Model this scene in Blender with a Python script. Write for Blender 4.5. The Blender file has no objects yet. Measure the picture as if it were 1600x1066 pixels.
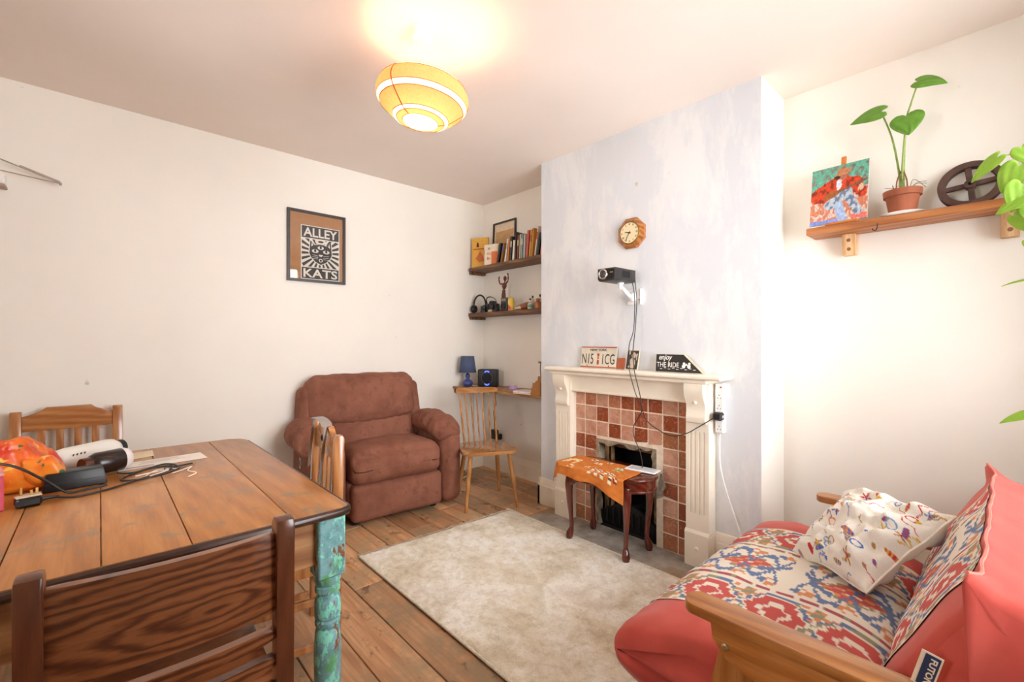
import bpy, bmesh, math, random
from mathutils import Matrix, Vector, noise as mnoise
random.seed(7)
PI = math.pi
R = math.radians
sc = bpy.context.scene
COL = sc.collection

# ------------------------------------------------------------------ camera, sky, exposure
CAM_H = 1.267
ROOM_H = 2.65
cam_d = bpy.data.cameras.new('camera')
cam_d.sensor_width = 36.0
cam_d.lens = 36.0 * 711.0 / 1600.0
cam_d.clip_start = 0.05
cam = bpy.data.objects.new('camera', cam_d)
COL.objects.link(cam)
cam.location = (0, 0, CAM_H)
cam.rotation_euler = (R(90), 0, R(47.8 - 90))
sc.camera = cam

world = bpy.data.worlds.new('sky')
sc.world = world
world.use_nodes = True
world.node_tree.nodes['Background'].inputs[0].default_value = (0.94, 0.965, 1.0, 1)
world.node_tree.nodes['Background'].inputs[1].default_value = 3.6

sc.view_settings.view_transform = 'Standard'
sc.view_settings.look = 'None'
sc.view_settings.gamma = 1.0
sc.view_settings.use_curve_mapping = False
sc.view_settings.exposure = 2.15
sc.cycles.max_bounces = 14
sc.cycles.diffuse_bounces = 8
sc.cycles.transparent_max_bounces = 12


def portal(name, loc, rot, sx, sy):
    l = bpy.data.lights.new(name, 'AREA')
    l.shape = 'RECTANGLE'
    l.size = sx
    l.size_y = sy
    l.cycles.is_portal = True
    o = bpy.data.objects.new(name, l)
    o.location = loc
    o.rotation_euler = rot
    COL.objects.link(o)
    return o


WIN = dict(x0=0.86, x1=2.64, z0=0.82, z1=2.48, y=-0.42)          # big window behind the sofa
WIN_ADDED = dict(y0=1.2, y1=2.1, z0=1.1, z1=2.2, x=-1.35)            # unseen window added in the wall behind the table, sized for its light
portal('window_portal_light', ((WIN['x0'] + WIN['x1']) / 2, WIN['y'] - 0.2, (WIN['z0'] + WIN['z1']) / 2), (R(90), 0, 0),
       WIN['x1'] - WIN['x0'], WIN['z1'] - WIN['z0'])
portal('window_portal_light', (WIN_ADDED['x'] - 0.2, (WIN_ADDED['y0'] + WIN_ADDED['y1']) / 2, (WIN_ADDED['z0'] + WIN_ADDED['z1']) / 2), (R(90), 0, R(-90)),
       WIN_ADDED['y1'] - WIN_ADDED['y0'], WIN_ADDED['z1'] - WIN_ADDED['z0'])


# ------------------------------------------------------------------ helpers
def lin(c):
    return c / 12.92 if c <= 0.04045 else ((c + 0.055) / 1.055) ** 2.4


def hx(s):
    s = s.lstrip('#')
    return tuple(lin(int(s[i:i + 2], 16) / 255) for i in (0, 2, 4))


class NT:
    def __init__(s, name):
        s.m = bpy.data.materials.new(name)
        s.m.use_nodes = True
        s.t = s.m.node_tree
        s.n = s.t.nodes
        s.b = s.n['Principled BSDF']

    def add(s, typ, **kw):
        n = s.n.new(typ)
        for k, v in kw.items():
            setattr(n, k, v)
        return n

    def link(s, a, b):
        s.t.links.new(a, b)

    def ramp(s, fac, stops):
        r = s.n.new('ShaderNodeValToRGB')
        e = r.color_ramp.elements
        while len(e) < len(stops):
            e.new(0.5)
        for i, (p, c) in enumerate(stops):
            e[i].position = p
            e[i].color = (*c, 1)
        s.link(fac, r.inputs[0])
        return r.outputs[0]

    def noise(s, vec, scale, detail=4, rough=0.55, dist=0.0):
        n = s.n.new('ShaderNodeTexNoise')
        n.inputs['Scale'].default_value = scale
        n.inputs['Detail'].default_value = detail
        n.inputs['Roughness'].default_value = rough
        n.inputs['Distortion'].default_value = dist
        if vec is not None:
            s.link(vec, n.inputs['Vector'])
        return n.outputs[0]

    def obj(s):
        return s.n.new('ShaderNodeTexCoord').outputs['Object']

    def objr(s, k=7.0):
        """object coordinates shifted by a random amount for each object"""
        oi = s.n.new('ShaderNodeObjectInfo')
        m = s.n.new('ShaderNodeVectorMath')
        m.operation = 'MULTIPLY_ADD'
        cx = s.n.new('ShaderNodeCombineXYZ')
        for i in range(3):
            s.link(oi.outputs['Random'], cx.inputs[i])
        s.link(cx.outputs[0], m.inputs[0])
        m.inputs[1].default_value = (k, k * 1.7, k * 0.6)
        s.link(s.obj(), m.inputs[2])
        return m.outputs[0], oi.outputs['Random']

    def map(s, vec, scale, rot=(0, 0, 0)):
        m = s.n.new('ShaderNodeMapping')
        m.inputs['Scale'].default_value = scale
        m.inputs['Rotation'].default_value = rot
        s.link(vec, m.inputs[0])
        return m.outputs[0]

    def mix(s, fac, a, b, mode='MIX'):
        m = s.n.new('ShaderNodeMix')
        m.data_type = 'RGBA'
        m.blend_type = mode
        for v, i in ((fac, 0), (a, 6), (b, 7)):
            if isinstance(v, (int, float)):
                m.inputs[i].default_value = v
            elif isinstance(v, tuple):
                m.inputs[i].default_value = (*v, 1)
            else:
                s.link(v, m.inputs[i])
        return m.outputs[2]

    def bump(s, h, strength=0.2, dist=0.01):
        b = s.n.new('ShaderNodeBump')
        b.inputs['Strength'].default_value = strength
        b.inputs['Distance'].default_value = dist
        s.link(h, b.inputs['Height'])
        s.link(b.outputs[0], s.b.inputs['Normal'])

    def base(s, c):
        if isinstance(c, tuple):
            s.b.inputs['Base Color'].default_value = (*c, 1)
        else:
            s.link(c, s.b.inputs['Base Color'])


MATS = {}


def plain(name, col, rough=0.6, metal=0.0, var=0.06, scale=25, bump=0.0, spec=0.5):
    if name in MATS:
        return MATS[name]
    t = NT(name)
    c = hx(col) if isinstance(col, str) else col
    d = tuple(max(0, v * (1 - var * 2)) for v in c)
    u = tuple(min(1, v * (1 + var)) for v in c)
    n = t.noise(t.obj(), scale, 4)
    t.base(t.ramp(n, [(0.3, d), (0.7, u)]))
    t.b.inputs['Roughness'].default_value = rough
    t.b.inputs['Metallic'].default_value = metal
    t.b.inputs['Specular IOR Level'].default_value = spec
    if bump:
        t.bump(n, bump, 0.004)
    MATS[name] = t.m
    return t.m


def wood(name, dark, mid, light, axis=0, sc_=1.0, rough=0.4, rings=0.5, bump=0.08, wear=None, coat=0.0, rdist=5.0, pore=0.6):
    """procedural timber: long stretched grain along one local axis, cathedral rings, fine pores"""
    if name in MATS:
        return MATS[name]
    t = NT(name)
    v, rnd = t.objr()
    s1 = [7.0 * sc_] * 3
    s1[axis] = 0.9 * sc_
    s2 = [110.0 * sc_] * 3
    s2[axis] = 5.0 * sc_
    vm = t.map(v, tuple(s1))
    n1 = t.noise(vm, 1.6, 5, 0.6, 0.8)
    w = t.add('ShaderNodeTexWave', wave_type='RINGS' if rings > 0.75 else 'BANDS', bands_direction='DIAGONAL')
    w.inputs['Scale'].default_value = 1.1
    w.inputs['Distortion'].default_value = rdist
    w.inputs['Detail'].default_value = 3
    w.inputs['Detail Scale'].default_value = 0.9
    t.link(vm, w.inputs['Vector'])
    n2 = t.noise(t.map(v, tuple(s2)), 1.0, 3)
    g = t.mix(rings, n1, w.outputs[0])
    c = t.ramp(g, [(0.15, hx(dark)), (0.5, hx(mid)), (0.85, hx(light))])
    pores = t.ramp(n2, [(0.3, (0.7, 0.68, 0.66)), (0.55, (1, 1, 1))])
    c = t.mix(pore, c, pores, 'MULTIPLY')
    if wear:
        wn = t.noise(v, wear[1], 6, 0.65)
        f = t.ramp(wn, [(wear[2], (0, 0, 0)), (wear[2] + 0.1, (1, 1, 1))])
        c = t.mix(f, c, hx(wear[0]))
    hv = t.add('ShaderNodeHueSaturation')
    mr = t.add('ShaderNodeMapRange')
    mr.inputs['To Min'].default_value = 0.86
    mr.inputs['To Max'].default_value = 1.14
    t.link(rnd, mr.inputs[0])
    t.link(mr.outputs[0], hv.inputs['Value'])
    t.link(c, hv.inputs['Color'])
    t.base(hv.outputs[0])
    t.b.inputs['Roughness'].default_value = rough
    t.b.inputs['Coat Weight'].default_value = coat
    t.b.inputs['Coat Roughness'].default_value = 0.15
    t.bump(n2, bump, 0.003)
    MATS[name] = t.m
    return t.m


def vcol(name, rough=0.8, bump=0.15, bscale=400, spec=0.3, sheen=0.0):
    if name in MATS:
        return MATS[name]
    t = NT(name)
    a = t.add('ShaderNodeVertexColor', layer_name='Col')
    n = t.noise(t.obj(), bscale, 2)
    t.base(t.mix(0.35, a.outputs[0], t.ramp(n, [(0.3, (0.75, 0.75, 0.75)), (0.7, (1, 1, 1))]), 'MULTIPLY'))
    t.b.inputs['Roughness'].default_value = rough
    t.b.inputs['Specular IOR Level'].default_value = spec
    t.b.inputs['Sheen Weight'].default_value = sheen
    if bump:
        t.bump(n, bump, 0.002)
    MATS[name] = t.m
    return t.m


def emit(name, col, strength):
    if name in MATS:
        return MATS[name]
    t = NT(name)
    t.base((0.02, 0.02, 0.02))
    t.b.inputs['Emission Color'].default_value = (*hx(col), 1)
    t.b.inputs['Emission Strength'].default_value = strength
    MATS[name] = t.m
    return t.m


# ---- geometry
def xf(bm, vs, mat):
    if mat is not None:
        bmesh.ops.transform(bm, matrix=mat, verts=vs)


def TR(loc=(0, 0, 0), rot=(0, 0, 0), scale=(1, 1, 1)):
    from mathutils import Euler
    return Matrix.Translation(loc) @ Euler(rot).to_matrix().to_4x4() @ Matrix.Diagonal((*scale, 1))


def box(bm, c, s, bev=0.0, rot=(0, 0, 0), seg=1):
    r = bmesh.ops.create_cube(bm, size=1.0)
    vs = r['verts']
    bmesh.ops.scale(bm, vec=s, verts=vs)
    if bev > 0:
        es = list({e for v in vs for e in v.link_edges})
        rb = bmesh.ops.bevel(bm, geom=es, offset=min(bev, min(s) * 0.45), segments=seg, profile=0.5, affect='EDGES')
        vs = list({v for f in rb['faces'] for v in f.verts} | {v for v in vs if v.is_valid})
    xf(bm, vs, TR(c, rot))
    return vs


def b2(bm, x0, x1, y0, y1, z0, z1, bev=0.0):
    return box(bm, ((x0 + x1) / 2, (y0 + y1) / 2, (z0 + z1) / 2), (abs(x1 - x0), abs(y1 - y0), abs(z1 - z0)), bev)


def lathe(bm, prof, seg=20, mat=None, cap=True):
    rings = []
    for r, z in prof:
        rings.append([bm.verts.new((max(r, 1e-4) * math.cos(2 * PI * i / seg), max(r, 1e-4) * math.sin(2 * PI * i / seg), z)) for i in range(seg)])
    for a, b in zip(rings, rings[1:]):
        for i in range(seg):
            j = (i + 1) % seg
            bm.faces.new((a[i], a[j], b[j], b[i]))
    if cap:
        bm.faces.new(rings[0][::-1])
        bm.faces.new(rings[-1])
    vs = [v for r in rings for v in r]
    xf(bm, vs, mat)
    return vs


def cr(pts, n=8, closed=False):
    """Catmull-Rom through the points"""
    P = [Vector(p) for p in pts]
    out = []
    N = len(P)
    rng = range(N if closed else N - 1)
    for i in rng:
        if closed:
            a, b, c, d = P[(i - 1) % N], P[i], P[(i + 1) % N], P[(i + 2) % N]
        else:
            a, b, c, d = P[max(i - 1, 0)], P[i], P[i + 1], P[min(i + 2, N - 1)]
        for k in range(n):
            t = k / n
            out.append(0.5 * ((2 * b) + (c - a) * t + (2 * a - 5 * b + 4 * c - d) * t * t + (3 * b - a - 3 * c + d) * t ** 3))
    if not closed:
        out.append(P[-1])
    return out


def tube(bm, pts, r, seg=8, closed=False, flat=None):
    P = [Vector(p) for p in pts]
    n = len(P)
    rs = r if isinstance(r, (list, tuple)) else [r] * n
    if len(rs) != n:
        rs = [rs[0] + (rs[-1] - rs[0]) * i / (n - 1) for i in range(n)]
    rings = []
    up = None
    for i in range(n):
        if closed:
            t = P[(i + 1) % n] - P[i - 1]
        else:
            t = P[min(i + 1, n - 1)] - P[max(i - 1, 0)]
        t.normalize()
        if up is None:
            up = Vector((0, 0, 1)) if abs(t.z) < 0.9 else Vector((0, 1, 0))
        s = t.cross(up)
        if s.length < 1e-5:
            s = t.orthogonal()
        s.normalize()
        up = s.cross(t).normalized()
        f = flat if flat else 1.0
        rings.append([bm.verts.new(P[i] + (s * math.cos(2 * PI * k / seg) + up * math.sin(2 * PI * k / seg) * f) * rs[i]) for k in range(seg)])
    m = n if closed else n - 1
    for i in range(m):
        a, b = rings[i], rings[(i + 1) % n]
        for k in range(seg):
            j = (k + 1) % seg
            bm.faces.new((a[k], a[j], b[j], b[k]))
    if not closed:
        bm.faces.new(rings[0][::-1])
        bm.faces.new(rings[-1])
    return [v for q in rings for v in q]


def prism(bm, pts, d0, d1, plane='xz', mat=None, bev=0.0):
    """closed outline in a plane pushed from d0 to d1 along the third axis"""
    def put(p, d):
        if plane == 'xz':
            return (p[0], d, p[1])
        if plane == 'xy':
            return (p[0], p[1], d)
        return (d, p[0], p[1])
    a = [bm.verts.new(put(p, d0)) for p in pts]
    b = [bm.verts.new(put(p, d1)) for p in pts]
    n = len(pts)
    fs = [bm.faces.new(a), bm.faces.new(b[::-1])]
    for i in range(n):
        j = (i + 1) % n
        fs.append(bm.faces.new((a[i], b[i], b[j], a[j])))
    vs = a + b
    if bev > 0:
        es = list({e for f in fs[:2] for e in f.edges})
        rb = bmesh.ops.bevel(bm, geom=es, offset=bev, segments=2, profile=0.5, affect='EDGES')
        vs = list({v for f in rb['faces'] for v in f.verts} | {v for v in vs if v.is_valid})
    xf(bm, vs, mat)
    return vs


def softbox(bm, c, s, r, n=(10, 10, 10), fn=None, mat=None):
    """rounded, cushion-like box: grid on every face, corners of radius r, then fn(p, unit) moves each point"""
    hs = [v / 2 for v in s]
    vs = {}

    def vert(i, j, k):
        key = (i, j, k)
        if key in vs:
            return vs[key]
        u = Vector((2 * i / n[0] - 1, 2 * j / n[1] - 1, 2 * k / n[2] - 1))
        p = Vector((u.x * hs[0], u.y * hs[1], u.z * hs[2]))
        rr = min(r, *hs)
        q = Vector([max(-(hs[a] - rr), min(hs[a] - rr, p[a])) for a in range(3)])
        d = p - q
        if d.length > 1e-9:
            m = max(abs(d.x), abs(d.y), abs(d.z))
            d = d.normalized() * m
        p = q + d
        if fn:
            p = fn(p, u)
        vs[key] = bm.verts.new(p + Vector(c))
        return vs[key]
    for ax in range(3):
        o = [a for a in range(3) if a != ax]
        for side in (0, n[ax]):
            for a in range(n[o[0]]):
                for b in range(n[o[1]]):
                    q = []
                    for da, db in ((0, 0), (1, 0), (1, 1), (0, 1)):
                        idx = [0, 0, 0]
                        idx[ax] = side
                        idx[o[0]] = a + da
                        idx[o[1]] = b + db
                        q.append(vert(*idx))
                    bm.faces.new(q)
    bmesh.ops.recalc_face_normals(bm, faces=bm.faces)
    if mat is not None:
        xf(bm, list(vs.values()), mat)
    return list(vs.values())


def fn3(p, s=1.0, seed=0.0):
    return mnoise.noise(Vector((p[0] * s + seed, p[1] * s - seed * 0.7, p[2] * s + seed * 1.3)))


def obj(name, bm, mat, parent=None, loc=(0, 0, 0), rot=(0, 0, 0), ang=35, label=None):
    """link a bmesh (or mesh) as ONE mesh object"""
    if isinstance(bm, bmesh.types.BMesh):
        bmesh.ops.recalc_face_normals(bm, faces=bm.faces)
        me = bpy.data.meshes.new(name)
        bm.to_mesh(me)
        bm.free()
    else:
        me = bm
    if ang:
        me.polygons.foreach_set('use_smooth', [True] * len(me.polygons))
        if ang < 180:
            me.set_sharp_from_angle(angle=R(ang))
    if not me.materials:
        for m in (mat if isinstance(mat, (list, tuple)) else [mat]):
            me.materials.append(m)
    o = bpy.data.objects.new(name, me)
    COL.objects.link(o)
    o.parent = parent
    o.location = loc
    o.rotation_euler = rot
    if label:
        o['label'] = label
    return o


def grid_mesh(name, nu, nv, pos, colf=None):
    """(nu+1)x(nv+1) sheet with an optional colour for every vertex"""
    vs, cs, fs = [], [], []
    for j in range(nv + 1):
        for i in range(nu + 1):
            u, v = i / nu, j / nv
            vs.append(tuple(pos(u, v)))
            if colf:
                cs.extend((*colf(u, v), 1.0))
    for j in range(nv):
        for i in range(nu):
            a = j * (nu + 1) + i
            fs.append((a, a + 1, a + nu + 2, a + nu + 1))
    me = bpy.data.meshes.new(name)
    me.from_pydata(vs, [], fs)
    if colf:
        at = me.color_attributes.new('Col', 'FLOAT_COLOR', 'POINT')
        at.data.foreach_set('color', cs)
    me.update()
    return me


def solid(o, th, off=-1):
    m = o.modifiers.new('thickness', 'SOLIDIFY')
    m.thickness = th
    m.offset = off
    return o


def tag(o, label, cat, group=None):
    o['label'] = label
    o['category'] = cat
    if group:
        o['group'] = group
    return o


def thing(name, label, cat, loc=(0, 0, 0), rz=0, group=None):
    o = bpy.data.objects.new(name, None)
    o.empty_display_size = 0.1
    COL.objects.link(o)
    o.location = loc
    o.rotation_euler = (0, 0, rz)
    return tag(o, label, cat, group)


def struct(o):
    o['kind'] = 'structure'
    return o


def one(name, fn, mat, parent=None, **kw):
    bm = bmesh.new()
    fn(bm)
    return obj(name, bm, mat, parent, **kw)


def text(name, body, w, h, mat, parent, loc, rot=(R(90), 0, 0), bold=0.0, ext=0.0004, label=None, shear=0.0):
    """lettering scaled to w x h, centred on loc, facing local -y by default"""
    cu = bpy.data.curves.new(name, 'FONT')
    cu.body = body
    cu.offset = bold
    cu.extrude = 0.001
    cu.shear = shear
    cu.resolution_u = 3
    tmp = bpy.data.objects.new(name + '_curve', cu)
    me = bpy.data.meshes.new_from_object(tmp)
    bpy.data.objects.remove(tmp)
    me.name = name
    xs = [v.co.x for v in me.vertices]
    ys = [v.co.y for v in me.vertices]
    cx, cy = (min(xs) + max(xs)) / 2, (min(ys) + max(ys)) / 2
    sx, sy = w / (max(xs) - min(xs)), h / (max(ys) - min(ys))
    for v in me.vertices:
        v.co = ((v.co.x - cx) * sx, (v.co.y - cy) * sy, v.co.z * ext / 0.001)
    me.materials.clear()
    return obj(name, me, mat, parent, loc, rot, ang=0, label=label)


def poly(bm, pts, y, mi=0, th=0.0006):
    """thin flat shape in the local xz plane facing -y"""
    a = [bm.verts.new((p[0], y, p[1])) for p in pts]
    b = [bm.verts.new((p[0], y + th, p[1])) for p in pts]
    fs = [bm.faces.new(a), bm.faces.new(b[::-1])]
    for i in range(len(pts)):
        j = (i + 1) % len(pts)
        fs.append(bm.faces.new((a[i], b[i], b[j], a[j])))
    for f in fs:
        f.material_index = mi


def ell(cx, cy, rx, ry, n=20, a0=0, a1=2 * PI, rot=0):
    out = []
    for i in range(n):
        t = a0 + (a1 - a0) * i / (n if abs(a1 - a0 - 2 * PI) < 1e-6 else n - 1)
        x, y = rx * math.cos(t), ry * math.sin(t)
        out.append((cx + x * math.cos(rot) - y * math.sin(rot), cy + x * math.sin(rot) + y * math.cos(rot)))
    return out


# ------------------------------------------------------------------ the room
XC = 2.56      # face of the chimney breast
XA = 2.905     # alcove walls either side of it
XL = -1.35     # wall behind the table
YF = -0.42     # window wall behind the sofa
CH0, CH1 = 0.885, 2.482


def yb(x):     # back wall runs very slightly out of square
    return 3.562 + 0.0235 * (x + 0.36)


def wall_mat(name, col, patch=None, pf=0.5, dirt=0.05, scuff=True):
    t = NT(name)
    v = t.obj()
    n = t.noise(v, 1.3, 5, 0.6)
    n2 = t.noise(v, 14, 4, 0.6)
    c = hx(col)
    cc = t.ramp(n, [(0.3, tuple(x * (1 - dirt) for x in c)), (0.65, c)])
    if patch:
        pn = t.noise(t.map(v, (2.2, 2.2, 0.9)), 1.6, 7, 0.7, 0.3)
        f = t.ramp(pn, [(pf - 0.05, (0, 0, 0)), (pf + 0.06, (1, 1, 1))])
        cc = t.mix(f, cc, hx(patch))
    # few small scuffs and filled holes
    sp = t.noise(v, 9, 2, 0.4)
    f2 = t.ramp(sp, [(0.77, (0, 0, 0)), (0.79, (1, 1, 1))])
    if scuff:
        cc = t.mix(f2, cc, hx('#C9C2B8'))
    t.base(cc)
    t.b.inputs['Roughness'].default_value = 0.75
    t.b.inputs['Specular IOR Level'].default_value = 0.3
    t.bump(n2, 0.12, 0.004)
    return t.m


m_wall = wall_mat('wall_paint_cream', '#F0EBE1')
m_chim = wall_mat('wall_paint_pale_blue', '#D9DCE0', '#E3E4E4', 0.52)
m_ceil = wall_mat('ceiling_paint', '#EEE3D9', scuff=False)
m_gloss = plain('gloss_cream_paint', '#F1E8D6', 0.32, 0, 0.03, 6)
m_white = plain('white_gloss_paint', '#F2F0EC', 0.35, 0, 0.02, 6)

# floorboards: every board its own object under the floor
m_board = NT('worn_pine_floorboard')
t = m_board
v, rnd = t.objr(11)
g1 = t.noise(t.map(v, (9, 0.9, 9)), 1.5, 6, 0.62, 1.0)
g2 = t.noise(t.map(v, (90, 3.5, 90)), 1.0, 3)
c = t.ramp(g1, [(0.2, hx('#9A6C44')), (0.48, hx('#C6946A')), (0.8, hx('#DEB88C'))])
c = t.mix(0.55, c, t.ramp(g2, [(0.3, (0.6, 0.58, 0.55)), (0.6, (1, 1, 1))]), 'MULTIPLY')
w1 = t.noise(v, 3.2, 7, 0.72)
c = t.mix(t.ramp(w1, [(0.47, (0, 0, 0)), (0.6, (0.85, 0.85, 0.85))]), c, hx('#A08868'))
w2 = t.noise(t.map(v, (1.3, 0.8, 1)), 6.5, 7, 0.7)
c = t.mix(t.ramp(w2, [(0.58, (0, 0, 0)), (0.65, (0.85, 0.85, 0.85))]), c, hx('#5E4632'))
hv = t.add('ShaderNodeHueSaturation')
mr = t.add('ShaderNodeMapRange')
mr.inputs['To Min'].default_value = 0.7
mr.inputs['To Max'].default_value = 1.3
t.link(rnd, mr.inputs[0])
t.link(mr.outputs[0], hv.inputs['Value'])
t.link(c, hv.inputs['Color'])
t.base(hv.outputs[0])
t.b.inputs['Roughness'].default_value = 0.5
t.bump(g2, 0.15, 0.003)
m_board = t.m

floor = struct(one('floor', lambda bm: b2(bm, XL - 0.1, XA + 0.1, YF - 0.1, 3.75, -0.08, -0.022), plain('dark_subfloor', '#1C130D', 0.9)))
joints = {6: 2.25, 3: 1.9, 8: 3.05, 9: 2.75, 11: 2.95, 1: 2.6, 12: 3.2}
k = 0
x = 0.959 - 0.186 * 13
i = -13
while x < XA:
    x1 = min(x + 0.186, XA)
    if x1 > XL:
        xa = max(x, XL)
        kk = i + 6
        ends = [YF, yb(xa) - 0.004]
        jn = {0: 2.25, -1: 0.95, -2: 2.95, -3: 1.7, 1: 3.0, 2: 3.12, 3: 2.72, 4: 3.28, 5: 2.9, 6: 3.1, 7: 2.62, 8: 3.2, 9: 2.8}.get(i, 1.4 + 0.31 * (i % 4))
        ends = [YF, jn, yb(xa) - 0.004]
        for a, b in zip(ends, ends[1:]):
            bm = bmesh.new()
            L = b - a
            box(bm, (0, 0, -0.011), (x1 - xa - 0.0045, L - 0.003, 0.022), 0.0025)
            o = obj('floorboard', bm, m_board, floor, ((xa + x1) / 2, (a + b) / 2, random.uniform(-0.0012, 0.0012)))
    x = x1 if x1 < XA else XA + 1
    i += 1


def wallbox(name, pts, mat, z0=0, z1=ROOM_H):
    bm = bmesh.new()
    prism(bm, pts, z0, z1, 'xy')
    return struct(obj(name, bm, mat, ang=0))


wallbox('wall_back', [(XL - 0.1, yb(XL - 0.1)), (XA + 0.1, yb(XA + 0.1)), (XA + 0.1, 3.8), (XL - 0.1, 3.8)], m_wall)
wallbox('wall_alcove_far', [(XA, CH1), (XA + 0.12, CH1), (XA + 0.12, 3.75), (XA, 3.75)], m_wall)
wallbox('wall_alcove_near', [(XA, YF - 0.1), (XA + 0.12, YF - 0.1), (XA + 0.12, CH0), (XA, CH0)], m_wall)
# chimney breast, hollow where the fireplace is
OY0, OY1, OZ = 1.475, 1.955, 0.60
bm = bmesh.new()
b2(bm, XC, XA + 0.12, CH0, OY0, 0, ROOM_H)
b2(bm, XC, XA + 0.12, OY1, CH1, 0, ROOM_H)
b2(bm, XC, XA + 0.12, OY0, OY1, OZ, ROOM_H)
b2(bm, XA - 0.01, XA + 0.12, OY0, OY1, 0, OZ)
bmesh.ops.remove_doubles(bm, verts=bm.verts, dist=1e-5)
chim = struct(obj('wall_chimney_breast', bm, [m_chim, m_wall], ang=0))
for p in chim.data.polygons:      # only the face to the room is blue, the sides are white
    p.material_index = 0 if p.normal.x < -0.9 else 1
# window walls
bm = bmesh.new()
b2(bm, XL - 0.1, WIN['x0'], YF - 0.25, YF, 0, ROOM_H)
b2(bm, WIN['x1'], XA + 0.12, YF - 0.25, YF, 0, ROOM_H)
b2(bm, WIN['x0'], WIN['x1'], YF - 0.25, YF, 0, WIN['z0'])
b2(bm, WIN['x0'], WIN['x1'], YF - 0.25, YF, WIN['z1'], ROOM_H)
struct(obj('wall_front', bm, m_wall, ang=0))
bm = bmesh.new()
b2(bm, XL - 0.25, XL, YF - 0.1, WIN_ADDED['y0'], 0, ROOM_H)
b2(bm, XL - 0.25, XL, WIN_ADDED['y1'], 3.75, 0, ROOM_H)
b2(bm, XL - 0.25, XL, WIN_ADDED['y0'], WIN_ADDED['y1'], 0, WIN_ADDED['z0'])
b2(bm, XL - 0.25, XL, WIN_ADDED['y0'], WIN_ADDED['y1'], WIN_ADDED['z1'], ROOM_H)
struct(obj('wall_left', bm, m_wall, ang=0))
struct(one('ceiling', lambda bm: b2(bm, XL - 0.25, XA + 0.12, YF - 0.25, 3.8, ROOM_H, ROOM_H + 0.1), m_ceil, ang=0))

# window frames and panes
gl = NT('window_glass')
tr = gl.add('ShaderNodeBsdfTransparent')
go = gl.add('ShaderNodeBsdfGlossy')
go.inputs['Roughness'].default_value = 0.02
fr = gl.add('ShaderNodeFresnel')
mx = gl.add('ShaderNodeMixShader')
gl.link(fr.outputs[0], mx.inputs[0])
gl.link(tr.outputs[0], mx.inputs[1])
gl.link(go.outputs[0], mx.inputs[2])
gl.link(mx.outputs[0], gl.n['Material Output'].inputs[0])
m_glass = gl.m


def window(name, w, h, loc, rz):
    bm = bmesh.new()
    f = 0.06
    for xx in (-w / 2 + f / 2, w / 2 - f / 2):
        box(bm, (xx, 0, 0), (f, 0.07, h), 0.006)
    for zz in (-h / 2 + f / 2, h / 2 - f / 2, 0.02):
        box(bm, (0, 0, zz), (w - 2 * f, 0.06, f), 0.006)
    box(bm, (0, 0, -h / 4), (0.035, 0.05, h / 2 - f), 0.004)
    box(bm, (0, 0, h / 4), (0.035, 0.05, h / 2 - f), 0.004)
    wo = struct(obj(name, bm, m_white, None, loc, (0, 0, rz)))
    for sx in (-1, 1):
        for sz in (-1, 1):
            pw, ph = w / 2 - f - 0.0175, h / 2 - f - 0.02
            one('pane', lambda bm: box(bm, (0, 0, 0), (pw, 0.004, ph)), m_glass, wo, loc=(sx * (0.0175 + pw / 2), 0, sz * (h / 4 - 0.005) + (0.02 if sz > 0 else 0.0)))
    one('window_sill', lambda bm: box(bm, (0, 0, 0), (w + 0.1, 0.16, 0.03), 0.006), m_white, wo, loc=(0, 0.13 if rz == 0 else -0.13, -h / 2 - 0.016))
    return wo


window('window_1', WIN['x1'] - WIN['x0'], WIN['z1'] - WIN['z0'], ((WIN['x0'] + WIN['x1']) / 2, YF - 0.15, (WIN['z0'] + WIN['z1']) / 2), 0)
window('added_window', WIN_ADDED['y1'] - WIN_ADDED['y0'], WIN_ADDED['z1'] - WIN_ADDED['z0'], (XL - 0.15, (WIN_ADDED['y0'] + WIN_ADDED['y1']) / 2, (WIN_ADDED['z0'] + WIN_ADDED['z1']) / 2), R(90))  # unseen window, added to brighten the table side of the room


# skirting boards
def skirt(name, a, b, inward, h=0.17):
    """moulded board from a to b, pushed out of the wall by 'inward'"""
    a, b = Vector((*a, 0)), Vector((*b, 0))
    d = (b - a)
    L = d.length
    d.normalize()
    nrm = Vector((*inward, 0)).normalized()
    prof = [(0, 0), (0.02, 0), (0.02, h * 0.72), (0.017, h * 0.76), (0.017, h * 0.8), (0.013, h * 0.86), (0.011, h * 0.94), (0.007, h), (0, h)]
    bm = bmesh.new()
    ra = [bm.verts.new(a + nrm * p[0] + Vector((0, 0, p[1] + 0.001))) for p in prof]
    rb = [bm.verts.new(b + nrm * p[0] + Vector((0, 0, p[1] + 0.001))) for p in prof]
    bm.faces.new(ra)
    bm.faces.new(rb[::-1])
    for i in range(len(prof)):
        j = (i + 1) % len(prof)
        bm.faces.new((ra[i], rb[i], rb[j], ra[j]))
    return struct(obj(name, bm, m_gloss, ang=20))


skirt('baseboard_back', (XL, yb(XL)), (XA, yb(XA)), (0, -1))
skirt('baseboard_alcove_far', (XA, CH1), (XA, yb(XA) - 0.02), (-1, 0))
skirt('baseboard_chimney_far', (XC, 2.25), (XC, CH1 + 0.02), (-1, 0), 0.2)
skirt('baseboard_chimney_far_return', (XC - 0.02, CH1), (XA, CH1), (0, 1), 0.2)
skirt('baseboard_chimney_near', (XC, CH0 - 0.02), (XC, 1.12), (-1, 0), 0.2)
skirt('baseboard_chimney_near_return', (XC - 0.02, CH0), (XA, CH0), (0, -1), 0.2)
skirt('baseboard_alcove_near', (XA, YF), (XA, CH0 - 0.02), (-1, 0))

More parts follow.
